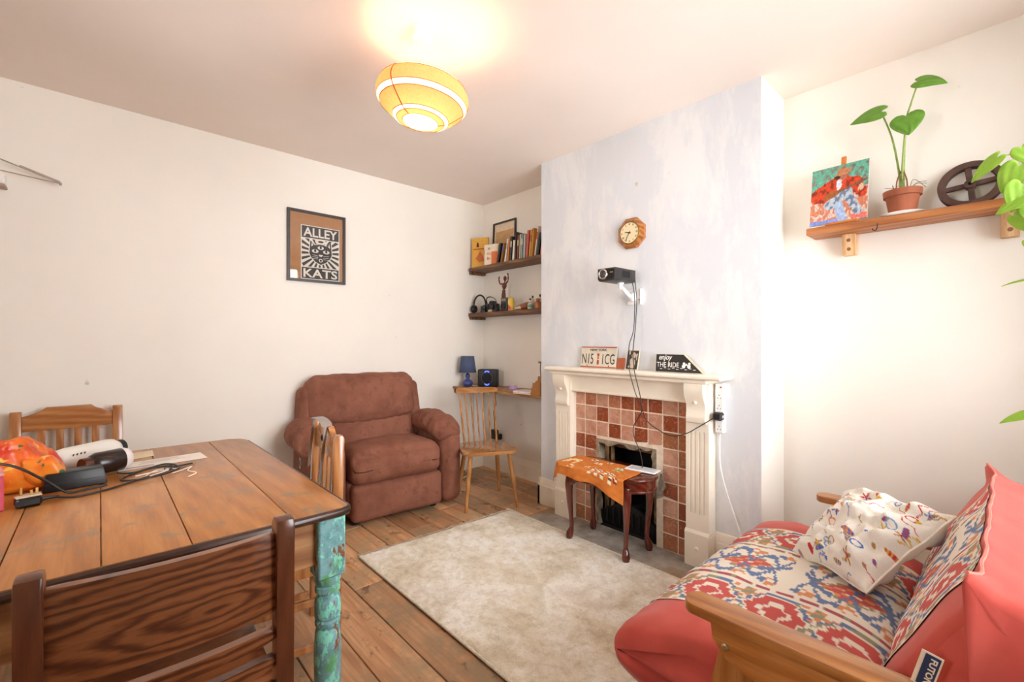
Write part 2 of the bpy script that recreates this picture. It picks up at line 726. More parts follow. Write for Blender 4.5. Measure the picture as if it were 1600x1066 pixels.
# hearth slab, let into the boards
m_conc = NT('stained_concrete')
t = m_conc
v = t.obj()
n = t.noise(v, 5, 7, 0.7)
c = t.ramp(n, [(0.3, hx('#6F675C')), (0.55, hx('#A9A196')), (0.75, hx('#BDB5A6'))])
n3 = t.noise(v, 2.2, 5, 0.6)
c = t.mix(t.ramp(n3, [(0.5, (0, 0, 0)), (0.62, (0.8, 0.8, 0.8))]), c, hx('#94703F'))
t.base(c)
t.b.inputs['Roughness'].default_value = 0.85
t.bump(n, 0.3, 0.006)
m_conc = t.m
struct(one('trim_1', lambda bm: b2(bm, 2.12, XC - 0.001, 1.02, 2.36, -0.02, 0.005, 0.003), m_conc))

# ------------------------------------------------------------------ fireplace
m_grout = plain('pale_grout', '#E9DCC6', 0.9, 0, 0.08, 30, 0.2)
m_soot = plain('soot_black', '#0B0A09', 0.95, 0, 0.2, 30, 0.4)
m_iron = plain('sooty_cast_iron', '#242120', 0.6, 0.6, 0.2, 40, 0.3)
m_plast = plain('broken_plaster', '#9A8A72', 0.95, 0, 0.3, 18, 0.6)


def tile_mat(name, a, b):
    t = NT(name)
    v, rnd = t.objr(20)
    n = t.noise(v, 14, 6, 0.65, 1.0)
    vein = t.noise(v, 10, 3, 0.5, 2.5)
    c = t.ramp(n, [(0.3, hx(a)), (0.68, hx(b))])
    f = t.ramp(vein, [(0.485, (0, 0, 0)), (0.5, (0.45, 0.45, 0.45)), (0.515, (0, 0, 0))])
    c = t.mix(f, c, hx('#E7C6AE'))
    t.base(c)
    t.b.inputs['Roughness'].default_value = 0.3
    t.bump(n, 0.15, 0.003)
    return t.m


tm = [tile_mat('terracotta_marble_tile', '#9C5A3C', '#B87A58'), tile_mat('dark_red_marble_tile', '#7E3A20', '#9A4E2C'),
      tile_mat('pink_marble_tile', '#B27A60', '#CBA088'), tile_mat('brown_marble_tile', '#8E5434', '#A97048')]
TX = XC - 0.022
fp = thing('tiled_fireplace', 'terracotta tiled fireplace with a broken black opening in the chimney breast', 'fireplace', (XC, 1.69, 0), R(-90))
# local frame: x = right (world -y), y = depth (world +x), z up
cols = [2.112, 2.027, 1.927, 1.829, 1.731, 1.632, 1.532, 1.433, 1.333, 1.262]
rows = [0.908, 0.82, 0.718, 0.618, 0.516, 0.414, 0.312, 0.21, 0.108, 0.006]
bm = bmesh.new()
W0, W1 = 1.69 - 2.13, 1.69 - 1.25
oL, oR = 1.69 - OY1, 1.69 - OY0
b2(bm, W0, oL, -0.0242, -0.0005, 0, 0.93)
b2(bm, oR, W1, -0.0242, -0.0005, 0, 0.93)
b2(bm, oL, oR, -0.0242, -0.0005, OZ, 0.93)
obj('grout_bed', bm, m_grout, fp, ang=0)
dark = {(2, 1), (7, 1), (5, 1), (3, 2), (5, 2), (4, 0), (6, 0), (1, 3), (0, 3), (7, 5), (5, 0), (8, 6), (8, 7)}
pink = {(0, 1), (3, 1), (4, 1), (6, 1), (0, 2), (2, 2), (4, 2), (6, 2), (7, 3), (7, 4), (1, 1), (7, 6), (7, 0), (2, 0)}
for ci in range(9):
    for ri in range(9):
        y0, y1 = cols[ci], cols[ci + 1]
        z1, z0 = rows[ri], rows[ri + 1]
        xm = 1.69 - (y0 + y1) / 2
        zm = (z0 + z1) / 2
        if oL - 0.005 < xm < oR + 0.005 and zm < OZ:
            continue
        if ci == 6 and ri == 3:
            continue
        w, h = (y0 - y1) - 0.0075, (z1 - z0) - 0.0075
        bm = bmesh.new()
        box(bm, (0, 0, 0), (w, 0.012, h), 0.0018)
        if (ci, ri) in ((6, 2), (5, 2), (7, 5)):      # chipped corner by the opening
            for vtx in bm.verts:
                if vtx.co.z < 0 and vtx.co.x * (1 if ci != 7 else -1) > 0:
                    vtx.co.z += 0.012
        mi = 1 if (ci, ri) in dark else 2 if (ci, ri) in pink else random.choice([0, 0, 3, 2])
        obj('tile', bm, tm[mi], fp, (xm + random.uniform(-.001, .001), -0.021 + random.uniform(-.0012, .0012), zm), (random.uniform(-.012, .012), 0, random.uniform(-.012, .012)))
# opening: soot lined box, remains of plaster round it, grate at the bottom
bm = bmesh.new()
b2(bm, oL + 0.002, oL + 0.01, 0.0, 0.33, 0.002, OZ - 0.002)
b2(bm, oR - 0.01, oR - 0.002, 0.0, 0.33, 0.002, OZ - 0.002)
b2(bm, oL + 0.01, oR - 0.01, 0.0, 0.33, OZ - 0.01, OZ - 0.002)
b2(bm, oL + 0.01, oR - 0.01, 0.31, 0.33, 0.012, OZ - 0.01)
b2(bm, oL + 0.01, oR - 0.01, 0.0, 0.33, 0.002, 0.012)
obj('firebox_lining', bm, m_soot, fp, ang=0)


def jag(bm, p, q, w0, w1, n, y0, y1, seed):
    """ragged strip of broken plaster from p to q (local xz), width w0..w1 to one side"""
    rnd_ = random.Random(seed)
    p, q = Vector(p), Vector(q)
    d = (q - p)
    nrm = Vector((-d.y, d.x)).normalized()
    pts = []
    for k in range(n + 1):
        pts.append(p + d * k / n + nrm * rnd_.uniform(-0.004, 0.004))
    for k in range(n, -1, -1):
        pts.append(p + d * k / n + nrm * rnd_.uniform(w0, w1))
    prism(bm, [tuple(v) for v in pts], y0, y1, 'xz')


bm = bmesh.new()
jag(bm, (oL, OZ), (oR, OZ + 0.02), -0.02, -0.05, 12, -0.0235, 0.03, 1)
obj('broken_plaster', bm, m_plast, fp, ang=0)
bm = bmesh.new()
jag(bm, (oL - 0.006, 0.01), (oL - 0.006, OZ), -0.025, -0.055, 12, -0.022, 0.04, 2)
obj('broken_plaster', bm, m_plast, fp, ang=0)
bm = bmesh.new()
jag(bm, (oR + 0.006, 0.30), (oR + 0.006, OZ + 0.02), 0.02, 0.05, 9, -0.022, 0.03, 3)
obj('broken_plaster', bm, m_plast, fp, ang=0)
bm = bmesh.new()
jag(bm, (oR + 0.0, 0.3), (oR + 0.035, 0.46), -0.0, -0.05, 5, -0.0285, -0.012, 5)
obj('broken_plaster', bm, plain('grey_mortar', '#A9A291', 0.95, 0, 0.25, 30, .6), fp, ang=0)
m_oldwood = plain('charred_timber_lath', '#8A6B47', 0.9, 0, 0.4, 14, 0.5)
for xx, ww in ((oL + 0.055, 0.035), (oL + 0.1, 0.02), (oR - 0.045, 0.03)):
    one('inner_upright', lambda bm: box(bm, (xx, 0.06, 0.3), (ww, 0.03, 0.59), 0.006), m_oldwood, fp)
one('inner_lintel', lambda bm: box(bm, (0.0, 0.055, OZ - 0.035), (oR - oL - 0.04, 0.035, 0.035), 0.006), m_oldwood, fp)
bm = bmesh.new()
box(bm, (0, 0.03, 0.405), (oR - oL - 0.04, 0.03, 0.03), 0.005)
obj('iron_bar', bm, m_iron, fp)
bm = bmesh.new()
prism(bm, [(oL + 0.03, 0.012), (oR - 0.03, 0.012), (oR - 0.03, 0.1), (oR - 0.09, 0.13), (oR - 0.16, 0.175), (0.0, 0.19), (oL + 0.16, 0.175), (oL + 0.09, 0.13), (oL + 0.03, 0.1)], 0.02, 0.045, 'xz', None, 0.004)
for k in range(7):
    box(bm, (oL + 0.09 + k * 0.05, 0.012, 0.09), (0.012, 0.02, 0.1), 0.003)
obj('grate', bm, m_iron, fp)
one('ash_ledge', lambda bm: softbox(bm, (0, 0.16, 0.06), (oR - oL - 0.05, 0.24, 0.1), 0.02, (14, 8, 4), lambda p, u: p + Vector((0, 0, 0.02 * fn3(p, 14)))), plain('grey_ash', '#4B4744', 0.95, 0, 0.4, 30, 0.5), fp, ang=180)

# ---- painted timber surround
ms = thing('mantelpiece', 'cream painted wooden mantelpiece with fluted pilasters around the tiles', 'mantelpiece', (XC, 1.69, 0), R(-90))
SD = 0.085      # pilaster projection


def pilaster(x0, x1, tag_):
    w = x1 - x0
    xm = (x0 + x1) / 2
    # fluted shaft: outline in plan, pushed up
    pts = [(x0, -0.001), (x0, -SD)]
    nf = 4
    fw = 0.011
    m = 0.028
    for k in range(nf):
        cx = x0 + m + (w - 2 * m) * k / (nf - 1)
        for a in range(7):
            th = PI * a / 6
            pts.append((cx - fw / 2 * math.cos(th), -SD + 0.008 * math.sin(th)))
    pts += [(x1, -SD), (x1, -0.001)]
    bm = bmesh.new()
    prism(bm, pts, 0.3, 0.76, 'xy')
    b2(bm, x0, x1, -SD, -0.001, 0.205, 0.3)
    b2(bm, x0, x1, -SD, -0.001, 0.76, 1.03)
    obj('pilaster', bm, m_gloss, ms, ang=50)
    bm = bmesh.new()
    b2(bm, x0 - 0.004, x1 + 0.004, -SD - 0.012, -0.001, 0.002, 0.185, 0.003)
    prism(bm, [(-SD - 0.012, 0.183), (-SD - 0.012, 0.19), (-SD, 0.207), (-0.001, 0.207), (-0.001, 0.183)], x0 - 0.003, x1 + 0.003, 'yz')
    pl = obj('plinth_block', bm, m_gloss, ms)
    one('rosette', lambda b: lathe(b, [(0.011, 0), (0.011, 0.004), (0.007, 0.009), (0.001, 0.011)], 14, TR((xm + 0.003, -SD - 0.012, 0.11), (R(90), 0, 0))), m_gloss, pl)
    # corbel with an S-shaped front
    prof = [(-SD + 0.001, 1.035), (-SD - 0.05, 1.035), (-SD - 0.052, 1.0), (-SD - 0.046, 0.965), (-SD - 0.03, 0.935), (-SD - 0.018, 0.905), (-SD - 0.016, 0.875), (-SD - 0.022, 0.85), (-SD - 0.024, 0.83), (-SD - 0.016, 0.812), (-SD + 0.001, 0.805)]
    prof = [(p[0], p[1]) for p in prof]
    bm = bmesh.new()
    prism(bm, prof, x0 + 0.012, x1 - 0.012, 'yz')
    co = obj('corbel', bm, m_gloss, ms, ang=40)
    one('rosette', lambda b: lathe(b, [(0.011, 0), (0.011, 0.004), (0.007, 0.009), (0.001, 0.011)], 14, TR((xm, -SD - 0.024, 0.925), (R(80), 0, 0))), m_gloss, co)


pilaster(-0.56, -0.425, 'far')
pilaster(0.435, 0.567, 'near')
bm = bmesh.new()
b2(bm, -0.425, 0.435, -SD + 0.02, -0.001, 0.915, 1.03, 0.002)
b2(bm, -0.425, 0.435, -SD + 0.012, -0.001, 0.912, 0.926, 0.003)
b2(bm, -0.436, -0.42, -SD + 0.03, -0.001, 0.0, 0.92, 0.002)
b2(bm, 0.428, 0.437, -SD + 0.03, -0.001, 0.0, 0.92, 0.002)
obj('frieze', bm, m_gloss, ms)
one('bed_moulding', lambda bm: b2(bm, -0.572, 0.58, -SD - 0.055, -0.001, 1.03, 1.055, 0.006), m_gloss, ms)
bm = bmesh.new()
b2(bm, -0.61, 0.665, -0.165, -0.001, 1.055, 1.082, 0.008)
obj('mantel_shelf', bm, m_gloss, ms)
# ------------------------------------------------------------------ rug
rt = NT('worn_cream_pile')
v = rt.obj()
n1 = rt.noise(v, 2.4, 6, 0.68)
n2 = rt.noise(v, 26, 5, 0.7)
n4 = rt.noise(v, 180, 3, 0.6)
c = rt.ramp(n1, [(0.36, hx('#D9CDB4')), (0.46, hx('#ECE4D0')), (0.55, hx('#FBF8EE'))])
c = rt.mix(0.5, c, rt.ramp(n2, [(0.32, hx('#CDBFA4')), (0.55, (1, 1, 1))]), 'MULTIPLY')
c = rt.mix(0.4, c, rt.ramp(n4, [(0.3, (0.68, 0.64, 0.56)), (0.6, (1, 1, 1))]), 'MULTIPLY')
st = rt.noise(v, 1.7, 4, 0.6)
c = rt.mix(rt.ramp(st, [(0.58, (0, 0, 0)), (0.7, (0.5, 0.5, 0.5))]), c, hx('#A98C66'))
rt.base(c)
rt.b.inputs['Roughness'].default_value = 0.95
rt.b.inputs['Specular IOR Level'].default_value = 0.1
rt.b.inputs['Sheen Weight'].default_value = 0.2
rt.bump(n4, 0.6, 0.008)
m_rug = rt.m
rug = thing('rug', 'worn cream pile rug lying on the floorboards before the fireplace', 'rug', (1.69, 1.62, 0.004))
RX, RY = 0.57, 0.93


def rugpos(u, v_):
    x, y = (u * 2 - 1) * RX, (v_ * 2 - 1) * RY
    e = min(1, min(1 - abs(u * 2 - 1), (1 - abs(v_ * 2 - 1))) * 30)
    wob = 0.006 * fn3((x, y, 0), 5)
    return (x + wob * (1 - e), y + wob * (1 - e) - 0.05 * (u - 0.5), 0.003 + 0.011 * e + 0.0035 * fn3((x, y, 0), 30) + 0.003 * fn3((x, y, 3), 90))


o = obj('pile', grid_mesh('pile', 150, 240, rugpos), m_rug, rug, ang=180)
solid(o, 0.004)
m_bind = plain('cream_binding', '#E3DAC6', 0.9, 0, 0.1, 60, 0.3)
for sx in (-1, 1):
    one('edge_binding', lambda bm: tube(bm, [(sx * RX, y / 20 * RY, 0.008) for y in range(-20, 21)], 0.006, 6), m_bind, rug)
bm = bmesh.new()
for k in range(150):
    x = -RX + 2 * RX * (k + 0.5) / 150
    L = random.uniform(0.012, 0.03)
    yb0 = RY - 0.05 * ((x / RX) / 2)
    a = random.uniform(-0.008, 0.008)
    tube(bm, [(x, yb0 - 0.004, 0.008), (x + a / 2, yb0 + L / 2, 0.007), (x + a, yb0 + L, 0.003)], 0.0018, 4)
fr_ = obj('fringe', bm, m_bind, rug)
fr_['kind'] = 'stuff'

# ------------------------------------------------------------------ dining table
m_top = wood('worn_table_pine', '#824E26', '#B07238', '#C68C4E', 1, 1.3, 0.36, 0.12, 0.2, wear=('#8A7054', 8.0, 0.56), coat=0.2, pore=0.4)
m_edge = plain('dark_worn_edge', '#4A3024', 0.3, 0, 0.35, 9)
m_apron = wood('apron_pine', '#7A4E2C', '#A9754A', '#C79A6A', 0, 1.1, 0.6, 0.4, 0.15, wear=('#6B4A35', 4, 0.6))
tt = NT('chipped_turquoise_paint')
v = tt.obj()
a1 = tt.noise(v, 28, 5, 0.65)
a2 = tt.noise(tt.map(v, (1, 1, 0.45)), 42, 5, 0.7)
a3 = tt.noise(tt.map(v, (1, 1, 0.5)), 24, 6, 0.7, 0.6)
a4 = tt.noise(v, 9, 3, 0.5)
c = tt.ramp(a1, [(0.35, hx('#5F9598')), (0.6, hx('#86B6BA'))])
c = tt.mix(tt.ramp(a2, [(0.52, (0, 0, 0)), (0.56, (1, 1, 1))]), c, hx('#8FE6CF'))
c = tt.mix(tt.ramp(a4, [(0.58, (0, 0, 0)), (0.66, (0.8, 0.8, 0.8))]), c, hx('#5FA653'))
c = tt.mix(tt.ramp(a3, [(0.57, (0, 0, 0)), (0.6, (1, 1, 1))]), c, hx('#8A5634'))
tt.base(c)
tt.b.inputs['Roughness'].default_value = 0.4
tt.bump(a2, 0.4, 0.004)
m_turq = tt.m

TZ = 0.75
tb = thing('dining_table', 'rustic plank dining table with chipped turquoise turned legs', 'table', (0.12, 2.07, 0))


def tloc(x, y):
    return (x - 0.12, y - 2.07)


seams = [-0.36, -0.17, 0.003, 0.176, 0.416, 0.586]
y0t, y1t = 1.404, 2.79
for i in range(5):
    xa, xb = seams[i] - 0.12, seams[i + 1] - 0.12
    ya, yb_ = y0t - 2.07 + random.uniform(-.003, .003), y1t - 2.07
    xa += 0.0007
    xb -= 0.0007
    if i == 4:
        r = 0.07
        pts = [(xa, ya), (xb - 0.025, ya), (xb - 0.007, ya + 0.007), (xb, ya + 0.025), (xb - 0.012, yb_ - r), (xb - 0.03, yb_ - 0.03), (xb - r - 0.01, yb_), (xa, yb_)]
    elif i == 0:
        pts = [(xa + 0.02, ya), (xb, ya), (xb, yb_), (xa + 0.05, yb_), (xa, yb_ - 0.05), (xa, ya + 0.02)]
    else:
        pts = [(xa, ya), (xb, ya), (xb, yb_), (xa, yb_)]
    bm = bmesh.new()
    prism(bm, pts, TZ - 0.027, TZ, 'xy', None, 0.004)
    obj('top_plank', bm, m_top, tb, (0, 0, random.uniform(-0.0006, 0.0006)))
# thick rounded nosing on the near and right edges
one('edge_nosing', lambda bm: tube(bm, [(-0.47, y0t - 2.07 + 0.001, TZ - 0.015), (-0.2, y0t - 2.068, TZ - 0.015), (0.2, y0t - 2.07, TZ - 0.0148), (0.435, y0t - 2.069, TZ - 0.015), (0.458, y0t - 2.06, TZ - 0.015), (0.466, y0t - 2.04, TZ - 0.015), (0.46, 0.2, TZ - 0.015), (0.455, 0.63, TZ - 0.015)], 0.0135, 10), m_edge, tb)
for nm, (x0, x1, yy0, yy1) in {'apron_near': (-0.2, 0.5, 1.445, 1.467), 'b': (-0.2, 0.5, 2.705, 2.727)}.items():
    one('apron', lambda bm: b2(bm, x0 - 0.12, x1 - 0.12, yy0 - 2.07, yy1 - 2.07, 0.575, TZ - 0.027, 0.002), m_apron, tb)
for x0 in (-0.29, 0.525):
    one('apron', lambda bm: b2(bm, x0 - 0.12, x0 + 0.022 - 0.12, 1.49 - 2.07, 2.69 - 2.07, 0.575, TZ - 0.027, 0.002), m_apron, tb)
legprof = [(0.03, 0.0), (0.031, 0.02), (0.027, 0.04), (0.033, 0.1), (0.04, 0.2), (0.041, 0.3), (0.037, 0.36), (0.031, 0.368), (0.031, 0.374), (0.038, 0.38), (0.038, 0.392), (0.033, 0.397), (0.039, 0.405), (0.04, 0.44), (0.037, 0.462), (0.03, 0.472), (0.03, 0.478), (0.038, 0.484), (0.038, 0.498), (0.032, 0.503), (0.04, 0.515), (0.041, 0.535)]
for lx, ly, mm in ((0.535, 1.458, m_turq), (0.525, 2.70, m_turq), (-0.235, 1.458, m_turq), (-0.235, 2.70, m_apron)):
    bm = bmesh.new()
    lathe(bm, legprof, 24, TR((lx - 0.12, ly - 2.07, 0)))
    box(bm, (lx - 0.12, ly - 2.07, 0.629), (0.082, 0.082, 0.19), 0.004)
    obj('leg', bm, mm, tb)

# ------------------------------------------------------------------ dining chairs
m_pine = wood('varnished_pine', '#8A5128', '#AD7140', '#C58E5A', 2, 1.9, 0.25, 0.25, 0.06, coat=0.5)
m_pinex = wood('varnished_pine_rail', '#8A5128', '#AD7140', '#C58E5A', 0, 1.9, 0.22, 0.25, 0.06, coat=0.5)
m_dark = wood('dark_stained_wood', '#4A2412', '#673720', '#7E4A2C', 2, 2.2, 0.28, 0.2, 0.08, coat=0.4)
dk_ = NT('dark_stained_board')
v = dk_.obj()
mp_ = dk_.n.new('ShaderNodeMapping')
mp_.inputs['Location'].default_value = (0.012, 0, -0.745)
mp_.inputs['Scale'].default_value = (0.2, 0.3, 1)
dk_.link(v, mp_.inputs[0])
w_ = dk_.add('ShaderNodeTexWave', wave_type='RINGS', rings_direction='Y')
w_.inputs['Scale'].default_value = 19
w_.inputs['Distortion'].default_value = 5.5
w_.inputs['Detail'].default_value = 3
w_.inputs['Detail Scale'].default_value = 2.2
w_.inputs['Detail Roughness'].default_value = 0.55
dk_.link(mp_.outputs[0], w_.inputs['Vector'])
n5 = dk_.noise(dk_.map(v, (8, 60, 140)), 1.0, 3)
c = dk_.ramp(w_.outputs[0], [(0.0, hx('#542A16')), (0.3, hx('#764226')), (0.8, hx('#8F5834'))])
dk_.base(dk_.mix(0.6, c, dk_.ramp(n5, [(0.3, (0.6, 0.56, 0.52)), (0.6, (1, 1, 1))]), 'MULTIPLY'))
dk_.b.inputs['Roughness'].default_value = 0.28
dk_.b.inputs['Coat Weight'].default_value = 0.4
dk_.b.inputs['Coat Roughness'].default_value = 0.15
dk_.bump(n5, 0.06, 0.003)
m_darkx = dk_.m


def pine_chair(label, loc, rz):
    r = thing('dining_chair', label, 'chair', loc, rz, 'pine dining chairs')
    hw, yb_ = 0.2, 0.2
    for sx in (-1, 1):
        bm = bmesh.new()
        pts = [(yb_ - 0.02, 0), (yb_ + 0.015, 0), (yb_ + 0.018, 0.45), (yb_ + 0.03, 0.885), (yb_ + 0.022, 0.897), (yb_ + 0.0, 0.897), (yb_ - 0.008, 0.885), (yb_ - 0.02, 0.45)]
        prism(bm, pts, sx * hw - 0.022, sx * hw + 0.022, 'yz', None, 0.004)
        obj('back_post', bm, m_pine, r)
        one('leg', lambda bm: box(bm, (sx * (hw - 0.002), -0.19, 0.215), (0.042, 0.042, 0.43), 0.004), m_pine, r)
    w = hw - 0.022
    bm = bmesh.new()
    prism(bm, [(-w, 0.79), (w, 0.79), (w, 0.868), (w * 0.62, 0.888), (w * 0.5, 0.912), (-w * 0.5, 0.912), (-w * 0.62, 0.888), (-w, 0.868)], yb_ - 0.002, yb_ + 0.022, 'xz', None, 0.003)
    obj('crest_rail', bm, m_pinex, r)
    one('lower_rail', lambda bm: box(bm, (0, yb_ + 0.002, 0.55), (2 * w, 0.02, 0.05), 0.003), m_pinex, r)
    for k in range(4):
        xx = -w + 2 * w * (k + 1) / 5
        bm = bmesh.new()
        prism(bm, [(yb_ - 0.007, 0.57), (yb_ + 0.007, 0.57), (yb_ + 0.017, 0.795), (yb_ + 0.003, 0.795)], xx - 0.016, xx + 0.016, 'yz', None, 0.003)
        obj('slat', bm, m_pine, r)
    bm = bmesh.new()
    prism(bm, [(-0.225, -0.225), (0.225, -0.225), (0.222, 0.1), (0.178, 0.13), (0.178, 0.215), (-0.178, 0.215), (-0.178, 0.13), (-0.222, 0.1)], 0.43, 0.452, 'xy', None, 0.005)
    obj('seat', bm, m_pinex, r)
    for yy in (-0.19,):
        one('seat_rail', lambda bm: box(bm, (0, yy, 0.4), (2 * w, 0.02, 0.055), 0.002), m_pinex, r)
    for sx in (-1, 1):
        one('seat_rail', lambda bm: box(bm, (sx * hw, 0.0, 0.4), (0.02, 0.34, 0.055), 0.002), m_pine, r)
        for zz in (0.27, 0.1):
            one('stretcher', lambda bm: box(bm, (sx * hw, 0.0, zz), (0.02, 0.345, 0.028), 0.003), m_pine, r)
    one('stretcher', lambda bm: box(bm, (0, 0.2, 0.2), (2 * w, 0.018, 0.03), 0.003), m_pinex, r)
    return r


pine_chair('pine slat-back dining chair standing against the back wall behind the table', (-0.118, 3.27, 0), R(1.2))
pine_chair('pine slat-back dining chair pushed under the table side nearest the armchair, grey strap over it', (0.515, 2.011, 0), R(-98))

# grey strap with eyelet hung over the chair at the table side
m_strap = plain('grey_leather', '#A49A92', 0.5, 0, 0.08, 30)
sp = thing('bag_strap', 'grey strap with metal eyelet hung over the pine chair back', 'strap', (0.734, 1.982, 0.9), R(-8))
bm = bmesh.new()
pts = cr([(-0.052, 0.16, -0.2), (-0.043, 0.155, -0.08), (-0.034, 0.15, 0.0), (-0.025, 0.135, 0.022), (-0.022, 0.06, 0.027), (-0.022, -0.02, 0.024), (-0.026, -0.07, 0.016), (-0.036, -0.09, -0.02), (-0.045, -0.085, -0.1), (-0.053, -0.075, -0.22)], 6)
tube(bm, pts, 0.0035, 8)
bm2 = bmesh.new()
n = len(pts)
L_, R_ = [], []
for i, p in enumerate(pts):
    tdir = (pts[min(i + 1, n - 1)] - pts[max(i - 1, 0)]).normalized()
    side = Vector((0.55, 0.83, 0)) if abs(tdir.z) > 0.6 else Vector((1, 0, 0))
    wv = 0.014 if abs(tdir.z) > 0.6 else 0.02
    L_.append((p + side * wv, p - side * wv))
bm.free()
th = Vector((0.0015, 0, 0.0015))
prev = None
for i, (a, b) in enumerate(L_):
    q = [bm2.verts.new(a + th), bm2.verts.new(b + th), bm2.verts.new(b - th), bm2.verts.new(a - th)]
    if prev:
        for k in range(4):
            bm2.faces.new((prev[k], prev[(k + 1) % 4], q[(k + 1) % 4], q[k]))
    else:
        bm2.faces.new(q)
    prev = q
bm2.faces.new(prev[::-1])
obj('strap_band', bm2, m_strap, sp, ang=40)
one('eyelet', lambda bm: tube(bm, [(-0.047, -0.085 + 0.011 * math.cos(t * PI / 8), -0.03 + 0.011 * math.sin(t * PI / 8)) for t in range(16)], 0.003, 6, True), plain('dark_metal', '#3A3532', 0.35, 0.9), sp)

# dark ladder-back chair in the foreground
dc = thing('dining_chair', 'dark brown stained dining chair in the foreground with a wide curved back board', 'chair', (0.111, 1.27, 0), R(178.5))
hw = 0.19
for sx in (-1, 1):
    pts = [(0.18, 0), (0.225, 0), (0.215, 0.44), (0.222, 0.8), (0.228, 0.868), (0.222, 0.884), (0.205, 0.889), (0.184, 0.885), (0.172, 0.872), (0.172, 0.855), (0.182, 0.845), (0.178, 0.44)]
    bm = bmesh.new()
    prism(bm, pts, sx * hw - 0.017, sx * hw + 0.017, 'yz', None, 0.004)
    obj('back_post', bm, m_dark, dc)
    one('leg', lambda bm: box(bm, (sx * 0.195, -0.19, 0.215), (0.036, 0.036, 0.43), 0.004), m_dark, dc)
    for zz in (0.14, 0.26):
        one('stretcher', lambda bm: box(bm, (sx * 0.193, 0.0, zz), (0.018, 0.345, 0.03), 0.004), m_dark, dc)


def curved_rail(bm, z0, z1, w, y0, sag, th, n=14, rnd=0.004):
    """board curved in plan (hollow to the sitter)"""
    a, b = [], []
    for i in range(n + 1):
        u = i / n * 2 - 1
        a.append((u * w, y0 + sag * (1 - u * u)))
        b.append((u * w, y0 + sag * (1 - u * u) + th))
    prism(bm, a + b[::-1], z0, z1, 'xy', None, rnd)


one('back_board', lambda bm: curved_rail(bm, 0.688, 0.857, hw - 0.017, 0.188, 0.02, 0.018), m_darkx, dc)
one('back_rail', lambda bm: curved_rail(bm, 0.628, 0.656, hw - 0.017, 0.188, 0.018, 0.02, rnd=0.008), m_darkx, dc)
one('back_rail', lambda bm: curved_rail(bm, 0.57, 0.598, hw - 0.017, 0.188, 0.018, 0.02, rnd=0.008), m_darkx, dc)
one('back_rail', lambda bm: curved_rail(bm, 0.512, 0.54, hw - 0.017, 0.188, 0.018, 0.02, rnd=0.008), m_darkx, dc)
bm = bmesh.new()
prism(bm, [(-0.215, -0.22), (0.215, -0.22), (0.21, 0.14), (0.172, 0.16), (0.172, 0.2), (-0.172, 0.2), (-0.172, 0.16), (-0.21, 0.14)], 0.43, 0.452, 'xy', None, 0.006)
obj('seat', bm, m_darkx, dc)
one('seat_rail', lambda bm: box(bm, (0, -0.19, 0.4), (0.35, 0.018, 0.055), 0.002), m_darkx, dc)
for sx in (-1, 1):
    one('seat_rail', lambda bm: box(bm, (sx * 0.193, 0, 0.4), (0.018, 0.345, 0.055), 0.002), m_dark, dc)

# ------------------------------------------------------------------ armchair
at = NT('brown_suede')
v = at.obj()
n1 = at.noise(v, 4.5, 5, 0.65)
n2 = at.noise(v, 14, 6, 0.7)
n3 = at.noise(v, 260, 2)
c = at.ramp(n1, [(0.3, hx('#744635')), (0.6, hx('#8C5B48'))])
c = at.mix(at.ramp(n2, [(0.54, (0, 0, 0)), (0.7, (0.6, 0.6, 0.6))]), c, hx('#5C3526'))
at.base(c)
at.b.inputs['Roughness'].default_value = 0.8
at.b.inputs['Sheen Weight'].default_value = 0.15
at.b.inputs['Sheen Tint'].default_value = (*hx('#D9A08A'), 1)
at.b.inputs['Specular IOR Level'].default_value = 0.2
n6 = at.noise(at.map(v, (1, 1, 1.6)), 20, 4, 0.6, 0.8)
at.bump(at.mix(0.15, n6, n3), 0.3, 0.012)
m_suede = at.m
ac = thing('recliner_armchair', 'large brown suede recliner armchair with padded arms by the back wall', 'armchair', (1.62, 3.25, 0), R(-4))


def wr(seed, amp=0.006, s=9, dirx=1, diry=1, dirz=1):
    def f(p):
        q = Vector((p.x * dirx, p.y * diry, p.z * dirz))
        return amp * fn3(q, s, seed) + amp * 0.5 * fn3(q, s * 2.3, seed + 3)
    return f


def cushion(name, c, s, r, n, bulge=(0, 0, 0), seed=1, amp=0.005, rot=(0, 0, 0), extra=None, parent=None, mat=None, wrinkle=(1, 1, 1), ws=9):
    w = wr(seed, amp, ws, *wrinkle)

    def f(p, u):
        p = p.copy()
        d = Vector((bulge[0] * u.x * (1 - u.y ** 2) * (1 - u.z ** 2), bulge[1] * u.y * (1 - u.x ** 2) * (1 - u.z ** 2), bulge[2] * u.z * (1 - u.x ** 2) * (1 - u.y ** 2)))
        nn = p.normalized()
        p = p + d + nn * w(p + Vector(c))
        if extra:
            p = extra(p, u)
        return p
    bm = bmesh.new()
    softbox(bm, (0, 0, 0), s, r, n, f)
    return obj(name, bm, mat or m_suede, parent or ac, c, rot, ang=180)


# arms: tall side panels with a rounded top, fat pads over them
cushion('arm_panel', (-0.475, 0.02, 0.30), (0.21, 0.62, 0.55), 0.07, (8, 22, 20), (0.01, 0.01, 0), 1)
cushion('arm_panel', (0.425, -0.02, 0.30), (0.165, 0.62, 0.55), 0.07, (8, 22, 20), (0.01, 0.015, 0), 2)


def padfn(side):
    def f(p, u):
        q = p.copy()
        q.z -= 0.05 * max(0, -u.y) ** 2 - 0.01          # droops at the front
        q.x += side * 0.02 * (1 - u.z) * 0.5
        pin = math.exp(-((u.y + 0.35) / 0.12) ** 2)      # stitched dip near the front
        q.z -= 0.02 * pin * (u.z > 0) * (1 - 0.3 * abs(u.x))
        q.x *= 1 - 0.06 * pin
        return q
    return f


